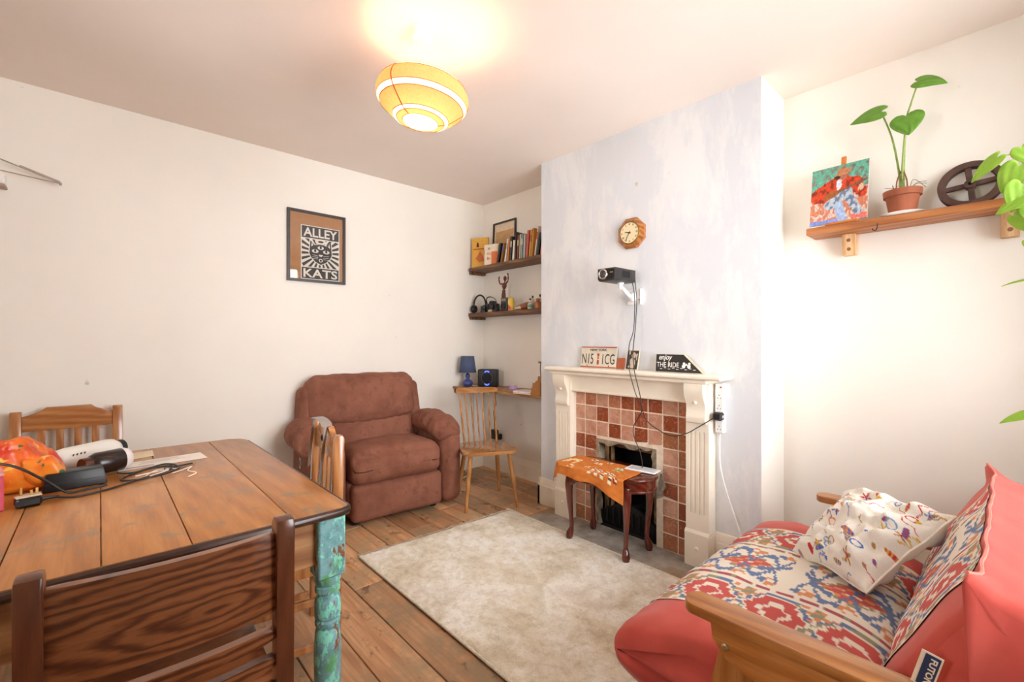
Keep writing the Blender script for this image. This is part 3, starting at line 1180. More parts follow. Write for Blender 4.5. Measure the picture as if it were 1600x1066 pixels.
cushion('arm_pad', (-0.52, 0.03, 0.60), (0.26, 0.46, 0.18), 0.08, (16, 36, 12), (0.01, 0.02, 0.02), 5, 0.011, extra=padfn(-1), wrinkle=(1, 1.6, 1), ws=13)
cushion('arm_pad', (0.40, -0.05, 0.60), (0.235, 0.52, 0.155), 0.075, (16, 36, 12), (0.01, 0.02, 0.02), 8, 0.011, extra=padfn(0.3), wrinkle=(1, 1.6, 1), ws=13)


def seatfn(p, u):
    q = p.copy()
    fr_ = max(0, -u.y)
    q.z += 0.018 * (1 - u.x ** 2) * (u.z > 0)
    q.z -= 0.03 * fr_ ** 6 * (u.z > 0)
    q.y -= 0.014 * math.sin((u.z + 1) * PI / 2) * fr_
    return q


cushion('seat_cushion', (0.0, -0.04, 0.385), (0.68, 0.52, 0.235), 0.07, (34, 26, 16), (0, 0.02, 0.012), 11, 0.006, extra=seatfn)
cushion('footrest', (0.0, -0.255, 0.155), (0.68, 0.1, 0.25), 0.035, (34, 6, 16), (0, 0.022, 0), 14, 0.004)
cushion('base', (0.0, 0.02, 0.17), (0.7, 0.5, 0.26), 0.03, (6, 6, 6), (0, 0, 0), 15, 0.0)


def lumbar(p, u):
    q = p.copy()
    q.z += 0.014 * math.cos(u.x * PI) * (u.z > 0)
    q.y -= 0.006 * abs(math.sin(u.x * 14)) * max(0, u.z) * (u.y < 0)
    return q


cushion('lumbar_cushion', (-0.07, 0.17, 0.56), (0.74, 0.17, 0.27), 0.06, (40, 8, 18), (0, 0.03, 0), 17, 0.006, (R(-12), 0, 0), lumbar, ws=14)


def headfn(p, u):
    q = p.copy()
    # rounded shoulders, overhang at the lower edge, vertical seams, gathered bottom
    if u.z < 0:
        q.y -= 0.03 * (-u.z) ** 3 * (u.y < 0.2)
        q.z -= 0.02 * math.cos(u.x * PI * 0.9) * (-u.z) ** 2
    seam = math.exp(-((abs(u.x) - 0.55) / 0.035) ** 2)
    q.y += 0.008 * seam * (u.y < 0)
    gath = max(0, -u.z - 0.4)
    q.y -= 0.007 * math.sin(u.x * 42) * gath * (u.y < 0)
    if u.z > 0.6:
        q.z += 0.006 * fn3((u.x * 4, 0, 0), 1)
        q.x *= 1 - 0.03 * (u.z - 0.6)
    return q


cushion('back_cushion', (-0.1, 0.20, 0.825), (0.84, 0.21, 0.36), 0.085, (48, 12, 26), (0.01, 0.035, 0.012), 21, 0.007, (R(-9), 0, 0), headfn)
for sx, xx in ((-1, -0.515), (1, 0.325)):
    cushion('back_wing', (xx, 0.225, 0.70), (0.11, 0.2, 0.46), 0.045, (8, 10, 20), (0.005, 0.01, 0), 25 + sx, 0.005, (R(-8), R(-4 * sx), 0))
cushion('back_shell', (-0.1, 0.27, 0.55), (0.8, 0.1, 0.85), 0.04, (6, 4, 10), (0, 0, 0), 28, 0.0, (R(-4), 0, 0))
lv_x = -0.592
lv = one('recline_lever', lambda bm: (tube(bm, [(0, 0.03 * math.cos(t * PI / 10) * 0.75, 0.034 * math.sin(t * PI / 10)) for t in range(20)], 0.005, 6, True)), plain('silver_plastic', '#B9B4AE', 0.3, 0.6), ac, loc=(lv_x, 0.03, 0.42))
one('lever_hub', lambda bm: lathe(bm, [(0.02, 0), (0.024, 0.005), (0.012, 0.009)], 14, TR((0.002, 0, 0), (0, R(-90), 0), (1.2, 1, 1))), plain('black_plastic', '#151414', 0.4), lv)
for fx in (-0.3, 0.3):
    for fy in (-0.22, 0.22):
        one('foot', lambda bm: lathe(bm, [(0.025, 0.004), (0.028, 0.03), (0.022, 0.05)], 12, TR((fx, fy, 0))), plain('black_plastic', '#151414', 0.4), ac)

# ------------------------------------------------------------------ spindle-back chair
m_beech = wood('lacquered_beech', '#96602F', '#B57B44', '#C8935A', 2, 1.5, 0.18, 0.3, 0.03, coat=0.6)
m_beechx = wood('lacquered_beech_seat', '#96602F', '#B57B44', '#C8935A', 0, 1.5, 0.15, 0.3, 0.03, coat=0.7)
jc = thing('spindle_chair', 'light beech spindle-back chair at the alcove desk beside the armchair', 'chair', (2.262, 2.81, 0), R(-24))
bm = bmesh.new()
pts = [(-0.19, -0.19), (-0.13, -0.208), (0, -0.214), (0.13, -0.208), (0.19, -0.19), (0.215, -0.15), (0.21, -0.05), (0.19, 0.08), (0.165, 0.15), (0.11, 0.19), (0, 0.2), (-0.11, 0.19), (-0.165, 0.15), (-0.19, 0.08), (-0.21, -0.05), (-0.215, -0.15)]
pts = [(p.x, p.y) for p in cr([(a, b, 0) for a, b in pts], 4, True)]
prism(bm, pts, 0.412, 0.436, 'xy', None, 0.008)
obj('seat', bm, m_beechx, jc, ang=50)
for (tx, ty, bx_, by_) in ((-0.15, -0.14, -0.2, -0.205), (0.15, -0.14, 0.2, -0.205), (-0.13, 0.13, -0.175, 0.2), (0.13, 0.13, 0.175, 0.2)):
    one('leg', lambda bm: tube(bm, [(tx, ty, 0.413), ((tx + bx_) / 2, (ty + by_) / 2, 0.22), (bx_, by_, 0.001)], [0.016, 0.0175, 0.0115], 12), m_beech, jc)
nsp = 7
for k in range(nsp):
    u = k / (nsp - 1) * 2 - 1
    bx_, by_ = u * 0.135, 0.175 - 0.035 * u * u
    tx, ty = u * 0.15, 0.305 - 0.03 * u * u
    one('spindle', lambda bm: tube(bm, [(bx_, by_, 0.43), ((bx_ + tx) / 2, (by_ + ty) / 2, 0.63), (tx, ty, 0.83)], [0.0065, 0.007, 0.005] if abs(u) < 0.95 else [0.0085, 0.009, 0.007], 8), m_beech, jc)
a, b = [], []
for i in range(17):
    u = i / 8 - 1
    a.append((u * 0.178, 0.298 - 0.038 * u * u))
    b.append((u * 0.178, 0.317 - 0.038 * u * u))
bm = bmesh.new()
prism(bm, a + b[::-1], 0.825, 0.872, 'xy', None, 0.005)
for vv in bm.verts:        # rounded, tapering ends
    e = max(0, abs(vv.co.x) / 0.178 - 0.75) / 0.25
    vv.co.z = 0.8485 + (vv.co.z - 0.8485) * (1 - 0.35 * e * e)
obj('crest_rail', bm, m_beechx, jc, ang=50)

# ------------------------------------------------------------------ futon sofa
m_frame = wood('honey_pine', '#965620', '#BA7636', '#CE9050', 1, 1.7, 0.35, 0.3, 0.06, coat=0.25)
m_framex = wood('honey_pine_rail', '#8E5526', '#AE713A', '#C28A52', 0, 1.0, 0.35, 0.5, 0.06, coat=0.25)
m_framez = wood('honey_pine_post', '#965620', '#BA7636', '#CE9050', 2, 1.7, 0.35, 0.3, 0.06, coat=0.25)
ft = NT('salmon_red_cotton')
v = ft.obj()
n1 = ft.noise(v, 6, 4)
n2 = ft.noise(v, 500, 2)
ft.base(ft.ramp(n1, [(0.3, hx('#BC4A40')), (0.7, hx('#CA5C50'))]))
ft.b.inputs['Roughness'].default_value = 0.85
ft.b.inputs['Sheen Weight'].default_value = 0.2
ft.b.inputs['Specular IOR Level'].default_value = 0.15
ft.bump(n2, 0.12, 0.001)
m_red = ft.m
so = thing('futon_sofa', 'pine framed futon sofa with salmon red mattress and patterned woven cover', 'sofa', (1.82, 0.35, 0))
SX, SY = 1.82, 0.35


def arm(xc, wid):
    x0, x1 = xc - wid / 2 - SX, xc + wid / 2 - SX
    # flat arm board, rounded at the front
    out = []
    yf, yr = 0.615 - SY, -0.26 - SY
    for k in range(9):
        th_ = PI * k / 8
        out.append(((x0 + x1) / 2 + math.cos(th_) * wid / 2, yf - wid / 2 * 0.8 + math.sin(th_) * wid / 2 * 0.8))
    pts = [(x1, yr)] + out + [(x0, yr)]
    bm = bmesh.new()
    prism(bm, pts, 0.532, 0.562, 'xy', None, 0.006)
    ab = obj('arm_board', bm, m_frame, so)
    return x0, x1


def sofa_side(xc, wid, out):
    x0, x1 = arm(xc, wid)
    xm = xc - SX
    # apron board under the arm with a rounded front end
    bm = bmesh.new()
    prism(bm, [(-0.22 - SY, 0.425), (0.44 - SY, 0.425), (0.5 - SY, 0.445), (0.535 - SY, 0.485), (0.54 - SY, 0.531), (-0.22 - SY, 0.531)], xm + out * 0.0, xm + out * 0.024, 'yz', None, 0.003)
    obj('arm_apron', bm, m_frame, so)
    one('bolt', lambda bm: lathe(bm, [(0.009, 0), (0.009, 0.003), (0.005, 0.006)], 14, TR((xm + out * 0.024, 0.5 - SY, 0.478), (0, R(90 * out), 0))), plain('brass_bolt', '#C9B98F', 0.3, 0.9), so)
    # raking front leg and rear leg
    bm = bmesh.new()
    prism(bm, [(0.55 - SY, 0.001), (0.63 - SY, 0.001), (0.515 - SY, 0.5), (0.42 - SY, 0.5)], xm - out * 0.028, xm - out * 0.001, 'yz', None, 0.004)
    obj('front_leg', bm, m_framez, so)
    bm = bmesh.new()
    prism(bm, [(-0.3 - SY, 0.001), (-0.22 - SY, 0.001), (-0.12 - SY, 0.5), (-0.2 - SY, 0.5)], xm - out * 0.028, xm - out * 0.001, 'yz', None, 0.004)
    obj('rear_leg', bm, m_framez, so)


sofa_side(1.22, 0.085, -1)
sofa_side(2.47, 0.085, 1)
one('front_rail', lambda bm: box(bm, (0.025, 0.5 - SY, 0.25), (1.19, 0.025, 0.09), 0.004), m_framex, so)
one('rear_rail', lambda bm: box(bm, (0.025, -0.2 - SY, 0.25), (1.19, 0.025, 0.09), 0.004), m_framex, so)
for k in range(6):
    one('seat_slat', lambda bm: box(bm, (0.025, 0.42 - 0.11 * k - SY, 0.225), (1.19, 0.06, 0.018), 0.003), m_framex, so)
for xx in (1.262, 1.84, 2.43):
    bm = bmesh.new()
    prism(bm, [(-0.1 - SY, 0.22), (-0.06 - SY, 0.22), (-0.235 - SY, 0.74), (-0.275 - SY, 0.74)], xx - 0.02 - SX, xx + 0.02 - SX, 'yz', None, 0.003)
    obj('back_post', bm, m_framez, so)
for zz, yy in ((0.66, -0.222), (0.45, -0.152)):
    one('back_rail', lambda bm: box(bm, (0.025, yy - SY - 0.02, zz), (1.2, 0.02, 0.07), 0.003), m_framex, so)

# mattress: superellipse section swept along x
XM0, XM1 = 1.245, 2.44


def sup(th_, a, b, n):
    c_, s_ = math.cos(th_), math.sin(th_)
    return a * math.copysign(abs(c_) ** (2 / n), c_), b * math.copysign(abs(s_) ** (2 / n), s_)


def seat_pt(u, th_, off=0.0):
    """u 0..1 along x, th angle round the section (0 = front, 90 = up)"""
    xi = u * 2 - 1
    e = (1 - abs(xi) ** 9) ** 0.28
    x = XM0 + (XM1 - XM0) * u
    a, b = 0.325, 0.115
    y_, z_ = sup(th_, a * (0.93 + 0.07 * e) + off, b * (0.45 + 0.55 * e) + off, 3.2)
    y = 0.535 + y_
    z = 0.318 + z_
    front = max(0, (y - 0.6) / 0.26)
    z -= 0.02 * front ** 2 * (1 if z_ > 0 else 0.2)
    # left end bulges over the arm front as in a soft mattress
    if y > 0.63:
        x -= 0.055 * max(0, -xi - 0.75) / 0.25 * min(1, (y - 0.63) / 0.08)
        x += 0.03 * max(0, xi - 0.75) / 0.25 * min(1, (y - 0.63) / 0.08)
    z += 0.008 * fn3((x, y, 0), 6, 4) + 0.005 * fn3((x, y, 2), 14, 2)
    if z_ < 0.06 and y > 0.7:    # crease along the front roll
        y -= 0.022 * math.exp(-((z - 0.29) / 0.016) ** 2) * (0.6 + 0.4 * math.sin(x * 9))
    y += 0.008 * fn3((x, y, z), 8, 7) + 0.006 * fn3((x * 1.5, 0, z * 0.5), 16, 3)
    return Vector((x - SX, y - SY, z))


def closed_loft(name, f, nu, nt, mat, parent):
    vs, fs = [], []
    for i in range(nu + 1):
        for k in range(nt):
            vs.append(tuple(f(i / nu, 2 * PI * k / nt)))
    for i in range(nu):
        for k in range(nt):
            j = (k + 1) % nt
            fs.append((i * nt + k, i * nt + j, (i + 1) * nt + j, (i + 1) * nt + k))
    fs.append(tuple(range(nt - 1, -1, -1)))
    fs.append(tuple(nu * nt + k for k in range(nt)))
    me = bpy.data.meshes.new(name)
    me.from_pydata(vs, [], fs)
    me.update()
    bm = bmesh.new()
    bm.from_mesh(me)
    return obj(name, bm, mat, parent, ang=180)


closed_loft('seat_mattress', seat_pt, 90, 120, m_red, so)

CR, RD, BL, OR_, OL, DR = hx('#EDE4D4'), hx('#CC5E58'), hx('#7082A8'), hx('#DC9468'), hx('#9A9A7E'), hx('#B05A62')


def kilim(s, t):
    """s metres across the panel (0..0.86), t metres along it"""
    q = 0.0085
    s = math.floor(s / q) * q + q / 2
    t = math.floor(t / q) * q + q / 2
    W = 0.86
    for c0 in (0.125, W - 0.125):
        ds = s - c0
        if abs(ds) < 0.115:
            P_ = 0.205
            ph = t / P_ + (0.5 if c0 > 0.4 else 0.0)
            dt = (ph - math.floor(ph) - 0.5) * P_
            jag_ = 0.06 * (math.floor(abs(ds) / 0.017) % 2)
            d = max(abs(ds) / 0.1, (abs(ds) * 0.62 + abs(dt)) / 0.104) + jag_
            if d > 1.12:
                return OR_ if (math.floor(s / 0.017) + math.floor(t / 0.017)) % 3 == 0 else (OL if abs(dt) > 0.085 and abs(ds) > 0.05 else CR)
            if d > 0.98:
                return BL if (math.floor((t + s) / 0.05) % 3) else OL
            if d > 0.86:
                return CR
            if d > 0.5:
                return RD
            if d > 0.36:
                return CR
            if abs(dt) < 0.012 or abs(ds) < 0.012:
                return RD
            return OR_ if d < 0.2 else CR if (math.floor(t / 0.02) % 2) else RD
    for c0 in (0.262, W - 0.262):
        if abs(s - c0) < 0.013:
            return (DR if abs(s - c0) < 0.006 and (math.floor(t / 0.017) % 4) else CR if (math.floor(t / 0.03) % 2) else OL) if abs(s - c0) < 0.009 else CR
    if 0.275 < s < W - 0.275:
        ds = s - W / 2
        P_ = 0.33
        ph = t / P_
        dt = (ph - math.floor(ph) - 0.5) * P_
        sg = 1 if math.floor(ph) % 2 else -1
        # blue branching S figures
        cv = 0.1 * math.sin(dt * 30 * sg) + sg * 0.012
        if abs(abs(ds) - abs(cv) - 0.012) < 0.016 and abs(dt) < 0.14:
            return BL
        if abs(ds - cv * 0.5) < 0.014 and 0.05 < abs(dt) < 0.15:
            return BL
        # stepped orange/red leaf cluster in the middle
        r_ = abs(ds) * 1.1 + abs(dt) * 0.8
        st_ = (math.floor(ds / 0.017) + math.floor(dt / 0.026)) % 3
        if r_ < 0.078:
            return (RD, OR_, RD)[st_] if st_ != 1 or r_ > 0.03 else CR
        if 0.078 < r_ < 0.098 and st_ == 0:
            return OL
        # small tulips near the borders
        d2 = abs(abs(ds) - 0.115)
        if d2 < 0.035:
            tt_ = (t / 0.11 - math.floor(t / 0.11) - 0.5) * 0.11
            w_ = 0.026 - 0.5 * abs(tt_)
            if d2 < w_ and abs(tt_) < 0.04:
                return BL if tt_ > 0.012 else OR_ if st_ else CR
        return CR
    return CR


m_kilim = vcol('woven_kilim', 0.9, 0.3, 700)
PS0 = 1.40     # near edge of the woven panel
PW = 0.86


def panel_seat(u, v_):
    th_ = R(168 - 146 * v_)       # from the crease at the back over the top to the front roll
    return seat_pt((PS0 + PW * u - XM0) / (XM1 - XM0), th_, 0.003)


# arc length table along the section for an even pattern
NV = 150
acc, L_ = [0.0], 0.0
pv = panel_seat(0.5, 0)
for j in range(1, NV + 1):
    p = panel_seat(0.5, j / NV)
    L_ += (p - pv).length
    acc.append(L_)
    pv = p


def even(v_):
    tgt = v_ * L_
    lo = 0
    while lo < NV - 1 and acc[lo + 1] < tgt:
        lo += 1
    f = (tgt - acc[lo]) / max(1e-6, acc[lo + 1] - acc[lo])
    return (lo + f) / NV


ev = [even(j / 130) for j in range(131)]
me = grid_mesh('woven_cover', 190, 130, lambda u, v_: panel_seat(u, ev[round(v_ * 130)]), lambda u, v_: kilim(u * PW, v_ * L_))
obj('woven_cover', me, m_kilim, so, ang=180, label='cream woven cover with red and blue geometric medallions')

# backrest
BC = (0.058, 0.552)
BA = R(27)


def back_pt(u, th_, off=0.0):
    """th 0 = front face, 90 = top"""
    xi = u * 2 - 1
    e = (1 - abs(xi) ** 12) ** 0.3
    x = 1.285 + (2.46 - 1.285) * u
    a_, b_ = sup(th_, 0.105 * (0.75 + 0.25 * e) + off, 0.225 * (0.86 + 0.14 * e) + off, 3.4)
    # slack belly on the back and end, pinched seam along the front top edge
    if a_ < 0:
        a_ *= 1.25 - 0.25 * abs(b_) / 0.225
    corner = math.exp(-((th_ - R(52)) / R(12)) ** 2)
    a_ += 0.016 * corner
    b_ += 0.02 * corner
    ear = max(0, abs(xi) - 0.86) / 0.14
    b_ += 0.022 * ear ** 2 * corner
    a_ += 0.045 * ear ** 2 * corner
    x += math.copysign(0.02, xi) * ear ** 2 * corner
    # end faces bulge
    y = BC[0] + a_ * math.cos(BA) - b_ * math.sin(BA)
    z = BC[1] + a_ * math.sin(BA) + b_ * math.cos(BA)
    w_ = 0.007 * fn3((x, y, z), 7, 9) + 0.003 * fn3((x * 1.6, y * 0.6, z * 0.6), 9, 5)
    y += w_
    z += w_ * 0.6
    return Vector((x - SX, y - SY, z))


def back_end(o):
    """soft bulging end caps"""
    return o


bo = closed_loft('back_mattress', back_pt, 96, 110, m_red, so)
# puff out the flat end caps: fan of rings
for side in (0.0, 1.0):
    rings = 8
    nt = 60
    vs, fs = [], []
    cen = Vector((0, 0, 0))
    rim = [back_pt(side, 2 * PI * k / nt) for k in range(nt)]
    for p in rim:
        cen += p
    cen /= nt
    sg = -1 if side == 0 else 1
    for r_ in range(rings + 1):
        f = 1 - r_ / rings
        for k in range(nt):
            p = cen + (rim[k] - cen) * f
            p.x += sg * (0.035 * (1 - f ** 2) + 0.006 * fn3(p, 18, 3) * (1 - f))
            vs.append(tuple(p))
    for r_ in range(rings):
        for k in range(nt):
            j = (k + 1) % nt
            fs.append((r_ * nt + k, r_ * nt + j, (r_ + 1) * nt + j, (r_ + 1) * nt + k))
    me = bpy.data.meshes.new('mattress_end')
    me.from_pydata(vs, [], fs)
    bm = bmesh.new()
    bm.from_mesh(me)
    obj('mattress_end', bm, m_red, so, ang=180)
m_pipe = plain('pale_red_piping', '#DE7A6B', 0.85)
one('seam_piping', lambda bm: tube(bm, [back_pt(0.01 + 0.98 * k / 60, R(52), 0.002) for k in range(61)], 0.004, 6), m_pipe, so)


def panel_back(u, v_):
    th_ = R(-52 + 98 * v_)
    return back_pt((PS0 + PW * u - 1.285) / (2.46 - 1.285), th_, 0.003)


acc, L_ = [0.0], 0.0
pv = panel_back(0.5, 0)
for j in range(1, NV + 1):
    p = panel_back(0.5, j / NV)
    L_ += (p - pv).length
    acc.append(L_)
    pv = p
ev2 = [even(j / 90) for j in range(91)]
LB = L_
me = grid_mesh('woven_cover', 190, 90, lambda u, v_: panel_back(u, ev2[round(v_ * 90)]), lambda u, v_: kilim(u * PW, -v_ * LB - 0.03))
obj('woven_cover', me, m_kilim, so, ang=180, label='cream woven cover with red and blue geometric medallions')
# sewn label on the near end
sl = one('sewn_label', lambda bm: box(bm, (0, 0, 0), (0.034, 0.0016, 0.075)), plain('label_cream', '#E9D9BF', 0.8), so, loc=(1.242 - SX, 0.118 - SY, 0.6), rot=(0, R(14), R(-90 + 4)))
one('label_print', lambda bm: box(bm, (0.002, -0.0012, 0), (0.024, 0.0006, 0.068)), plain('label_navy', '#2C3556', 0.8), sl)
text('label_text', 'FUTON', 0.056, 0.011, plain('label_letter', '#E6D8C2', 0.8), sl, (0.005, -0.0017, 0), (R(90), R(90), 0), 0.03)

# ------------------------------------------------------------------ embroidered cushion
CW = hx('#EFE9DD')
rng = random.Random(3)
blobs = []
pal = [hx('#C83A3A'), hx('#3F66B5'), hx('#E0B040'), hx('#E27A3A'), hx('#C83A3A'), hx('#4B6FB8'), hx('#B58A50'), hx('#7FA0C8')]
for k in range(90):
    kind = rng.choice(['flower', 'ring', 'spot', 'line', 'fish', 'line'])
    blobs.append((rng.random(), rng.random(), rng.uniform(0.025, 0.055), kind, rng.choice(pal), rng.uniform(0, 6.28), rng.choice(pal)))


def embroid(u, v_):
    for (bu, bv, r_, kind, col, ang_, col2) in blobs:
        du, dv = u - bu, v_ - bv
        if abs(du) > 0.09 or abs(dv) > 0.09:
            continue
        x_ = du * math.cos(ang_) + dv * math.sin(ang_)
        y_ = -du * math.sin(ang_) + dv * math.cos(ang_)
        d = math.hypot(x_, y_)
        if kind == 'flower':
            th_ = math.atan2(y_, x_)
            rr = r_ * (0.55 + 0.45 * math.cos(5 * th_))
            if d < r_ * 0.22:
                return col2
            if d < rr:
                return col
        elif kind == 'ring' and abs(d - r_ * 0.7) < 0.0055:
            return col
        elif kind == 'spot' and d < r_ * 0.35:
            return col
        elif kind == 'line' and abs(y_ - 0.012 * math.sin(x_ * 70)) < 0.0042 and abs(x_) < r_ * 1.5:
            return col
        elif kind == 'fish':
            if (x_ / r_) ** 2 + (y_ / (r_ * 0.4)) ** 2 < 1:
                return col if int((x_ + 1) * 90) % 2 else col2
    return CW


def pillow_mesh(name, w, h, th, side, colf, nu=120, nv=120, seed=0):
    def pos(u, v_):
        a, b = u * 2 - 1, v_ * 2 - 1
        t_ = max(0.0, (1 - a ** 4)) ** 0.55 * max(0.0, (1 - b ** 4)) ** 0.55
        # pinched sides
        x = a * w / 2 * (1 - 0.09 * (1 - b * b) * abs(a))
        z = b * h / 2 * (1 - 0.09 * (1 - a * a) * abs(b))
        wr_ = 0.03 * fn3((a * 1.6, b * 1.6, side), 1.6, seed) + 0.016 * fn3((a * 2.2, b * 2.2, side), 1.7, seed + 4) + 0.003 * fn3((a * 5, b * 5, side), 2, seed + 4)
        y = side * (th / 2 * t_ + wr_ * t_ * 2.0) + 0.018 * fn3((a, b, 0), 1.7, seed + 2)
        return (x, y, z)
    return grid_mesh(name, nu, nv, pos, colf)


cu = thing('embroidered_cushion', 'crumpled white cushion embroidered with red and blue doodles on the sofa', 'cushion', (2.055, 0.365, 0.56))
_n = Vector((-0.42, 0.42, 0.80)).normalized()
_x = Vector((0.75, -0.55, 0.35))
_x = (_x - _n * _x.dot(_n)).normalized()
cu.rotation_euler = Matrix((_x, -_n, _x.cross(-_n))).transposed().to_euler()
m_emb = vcol('embroidered_cotton', 0.85, 0.35, 260)
obj('cushion_front', pillow_mesh('cushion_front', 0.40, 0.37, 0.16, -1, embroid, 150, 150, 2), m_emb, cu, ang=180)
obj('cushion_back', pillow_mesh('cushion_back', 0.40, 0.37, 0.12, 1, lambda u, v_: CW, 60, 60, 2), m_emb, cu, ang=180)


def rimp(t_):
    s = (t_ % 1) * 4
    k = int(s)
    f = s - k
    u, v_ = [(f, 0), (1, f), (1 - f, 1), (0, 1 - f)][k]
    a, b = u * 2 - 1, v_ * 2 - 1
    return (a * 0.20 * (1 - 0.09 * (1 - b * b) * abs(a)), 0.018 * fn3((a, b, 0), 1.7, 4), b * 0.185 * (1 - 0.09 * (1 - a * a) * abs(b)))


one('piped_edge', lambda bm: tube(bm, [rimp(k / 96) for k in range(96)], 0.004, 6, True), plain('cream_piping', '#EFE8D8', 0.85), cu)

# ------------------------------------------------------------------ stool by the fire with its cloth
m_mahog = wood('polished_mahogany', '#3A120B', '#5C2013', '#7A3320', 2, 1.6, 0.15, 0.3, 0.02, coat=0.7)
m_mahogx = wood('polished_mahogany_top', '#3A120B', '#5C2013', '#7A3320', 0, 1.6, 0.15, 0.3, 0.02, coat=0.7)
sl_ = thing('footstool', 'dark mahogany kidney stool with cabriole legs in front of the fireplace', 'stool', (2.335, 1.688, 0.006), R(-90))


def oval(a, b, n=44, e=2.6):
    return [(p[0], p[1]) for p in [sup(2 * PI * k / n, a, b, e) for k in range(n)]]


bm = bmesh.new()
prism(bm, oval(0.315, 0.165), 0.462, 0.48, 'xy', None, 0.006)
obj('stool_top', bm, m_mahogx, sl_, ang=50)
bm = bmesh.new()
prism(bm, oval(0.30, 0.152), 0.41, 0.462, 'xy')
prism(bm, oval(0.307, 0.158), 0.398, 0.411, 'xy', None, 0.004)
obj('stool_frame', bm, m_mahogx, sl_, ang=50)
for sx in (-1, 1):
    for sy in (-1, 1):
        bx_, by_ = sx * 0.205, sy * 0.115
        pts = cr([(bx_ * 1.0, by_ * 0.95, 0.42), (bx_ * 1.04, by_ * 1.04, 0.36), (bx_ * 1.03, by_ * 1.03, 0.27), (bx_ * 1.0, by_ * 0.98, 0.16), (bx_ * 0.98, by_ * 0.97, 0.08), (bx_ * 1.02, by_ * 1.05, 0.035), (bx_ * 1.03, by_ * 1.08, 0.0)], 5)
        rr = []
        key = [(0.42, 0.028), (0.36, 0.026), (0.27, 0.02), (0.16, 0.0145), (0.08, 0.0135), (0.05, 0.021), (0.03, 0.024), (0.012, 0.02), (0, 0.017)]
        for p in pts:
            z = p.z
            r_ = key[-1][1]
            for (za, ra), (zb, rb_) in zip(key, key[1:]):
                if za >= z >= zb:
                    r_ = ra + (rb_ - ra) * (za - z) / (za - zb)
                    break
            rr.append(r_)
        one('leg', lambda bm: tube(bm, pts, rr, 12), m_mahog, sl_, ang=180)
        bm = bmesh.new()
        prism(bm, [(bx_ - sx * 0.09, 0.4), (bx_, 0.4), (bx_, 0.35), (bx_ - sx * 0.03, 0.355), (bx_ - sx * 0.05, 0.378), (bx_ - sx * 0.08, 0.385)], by_ * 1.12 - 0.008, by_ * 1.12 + 0.008, 'xz', None, 0.002)
        obj('knee_bracket', bm, m_mahogx, sl_)

ORN, ORD, CRM, MAR, GRN = hx('#D9843A'), hx('#C46A28'), hx('#F1E3BE'), hx('#8E2230'), hx('#7C8A3A')


def clothcol(u, v_):
    """little rows of embroidered animals and blocks on orange"""
    q = 0.012
    s = math.floor(u * 0.56 / q) * q
    t_ = math.floor(v_ * 0.4 / q) * q
    for (cs, ct, w_, c1, c2) in ((0.08, 0.15, 0.09, CRM, hx('#E7C36A')), (0.25, 0.1, 0.05, CRM, ORD), (0.33, 0.25, 0.075, MAR, CRM), (0.43, 0.25, 0.075, hx('#7A3A2A'), CRM), (0.3, 0.03, 0.04, CRM, MAR), (0.18, 0.04, 0.04, CRM, MAR), (0.42, 0.1, 0.06, CRM, GRN), (0.5, 0.28, 0.02, MAR, CRM), (0.15, 0.28, 0.04, ORD, CRM), (0.24, 0.22, 0.035, CRM, ORN)):
        ds, dt = s - cs, t_ - ct
        if abs(ds) < w_ * 0.55 and abs(dt) < w_:
            leg = dt > 0.012
            if leg:
                if abs(abs(ds) - w_ * 0.36) < w_ * 0.17:
                    return c1 if math.floor(dt / 0.015) % 2 else c2
            elif abs(dt) < w_ * 0.45:
                return c1 if (math.floor(ds / 0.02) + math.floor(dt / 0.02)) % 2 else c2
    n_ = fn3((u * 5, v_ * 5, 0), 3)
    return tuple(a + (b - a) * (0.5 + n_ * 0.6) for a, b in zip(ORN, ORD))


def clothpos(u, v_):
    x = -0.318 + 0.535 * u
    hang = 0.05 + 0.085 * u ** 1.5 + 0.014 * math.sin(u * 7)
    tot = 0.26 + hang
    d = v_ * tot
    skew = 0.03 * (v_ - 0.3)
    x += skew * u
    edge = -0.168
    # rounded outline of the top at the left end
    if x < -0.2:
        edge = -0.168 * (1 - ((-x - 0.2) / 0.135) ** 2.6 * 0.45)
    back = 0.095 if u > 0.1 else 0.07
    flat = back - edge
    if d < flat:
        y, z = back - d, 0.4825
    else:
        k = d - flat
        r_ = 0.012
        if k < r_ * PI / 2:
            y, z = edge - r_ * math.sin(k / r_), 0.4825 - r_ * (1 - math.cos(k / r_))
        else:
            y, z = edge - r_ - 0.02 * (k - r_ * 1.57) / 0.1, 0.4825 - r_ - (k - r_ * PI / 2)
            y -= 0.01 * math.sin(u * 16 + 1) * min(1, (k / 0.08))
    z += 0.003 * (fn3((u * 4, v_ * 4, 0), 2) + 0.6)
    if x < -0.3:
        z -= (-0.3 - x) * 1.2
    return (x, y, z)


cl = obj('stool_cloth', grid_mesh('stool_cloth', 110, 90, clothpos, clothcol), vcol('orange_embroidery', 0.85, 0.3, 500), None, (2.335, 1.688, 0.006), (0, 0, R(-90)), ang=180)
solid(cl, 0.002, 1)
tag(cl, 'orange embroidered cloth draped over the mahogany stool', 'cloth')
ph = thing('white_tablet', 'thin white charging tablet lying on the stool next to the cloth', 'tablet', (2.42, 1.50, 0.4895), R(-82))
one('tablet_body', lambda bm: box(bm, (0, 0, 0.004), (0.19, 0.1, 0.008), 0.003), plain('white_plastic', '#EDECEA', 0.35), ph)
one('tablet_screen', lambda bm: box(bm, (0, 0, 0.0084), (0.16, 0.08, 0.0008)), plain('pale_screen', '#D9DEE2', 0.15), ph)
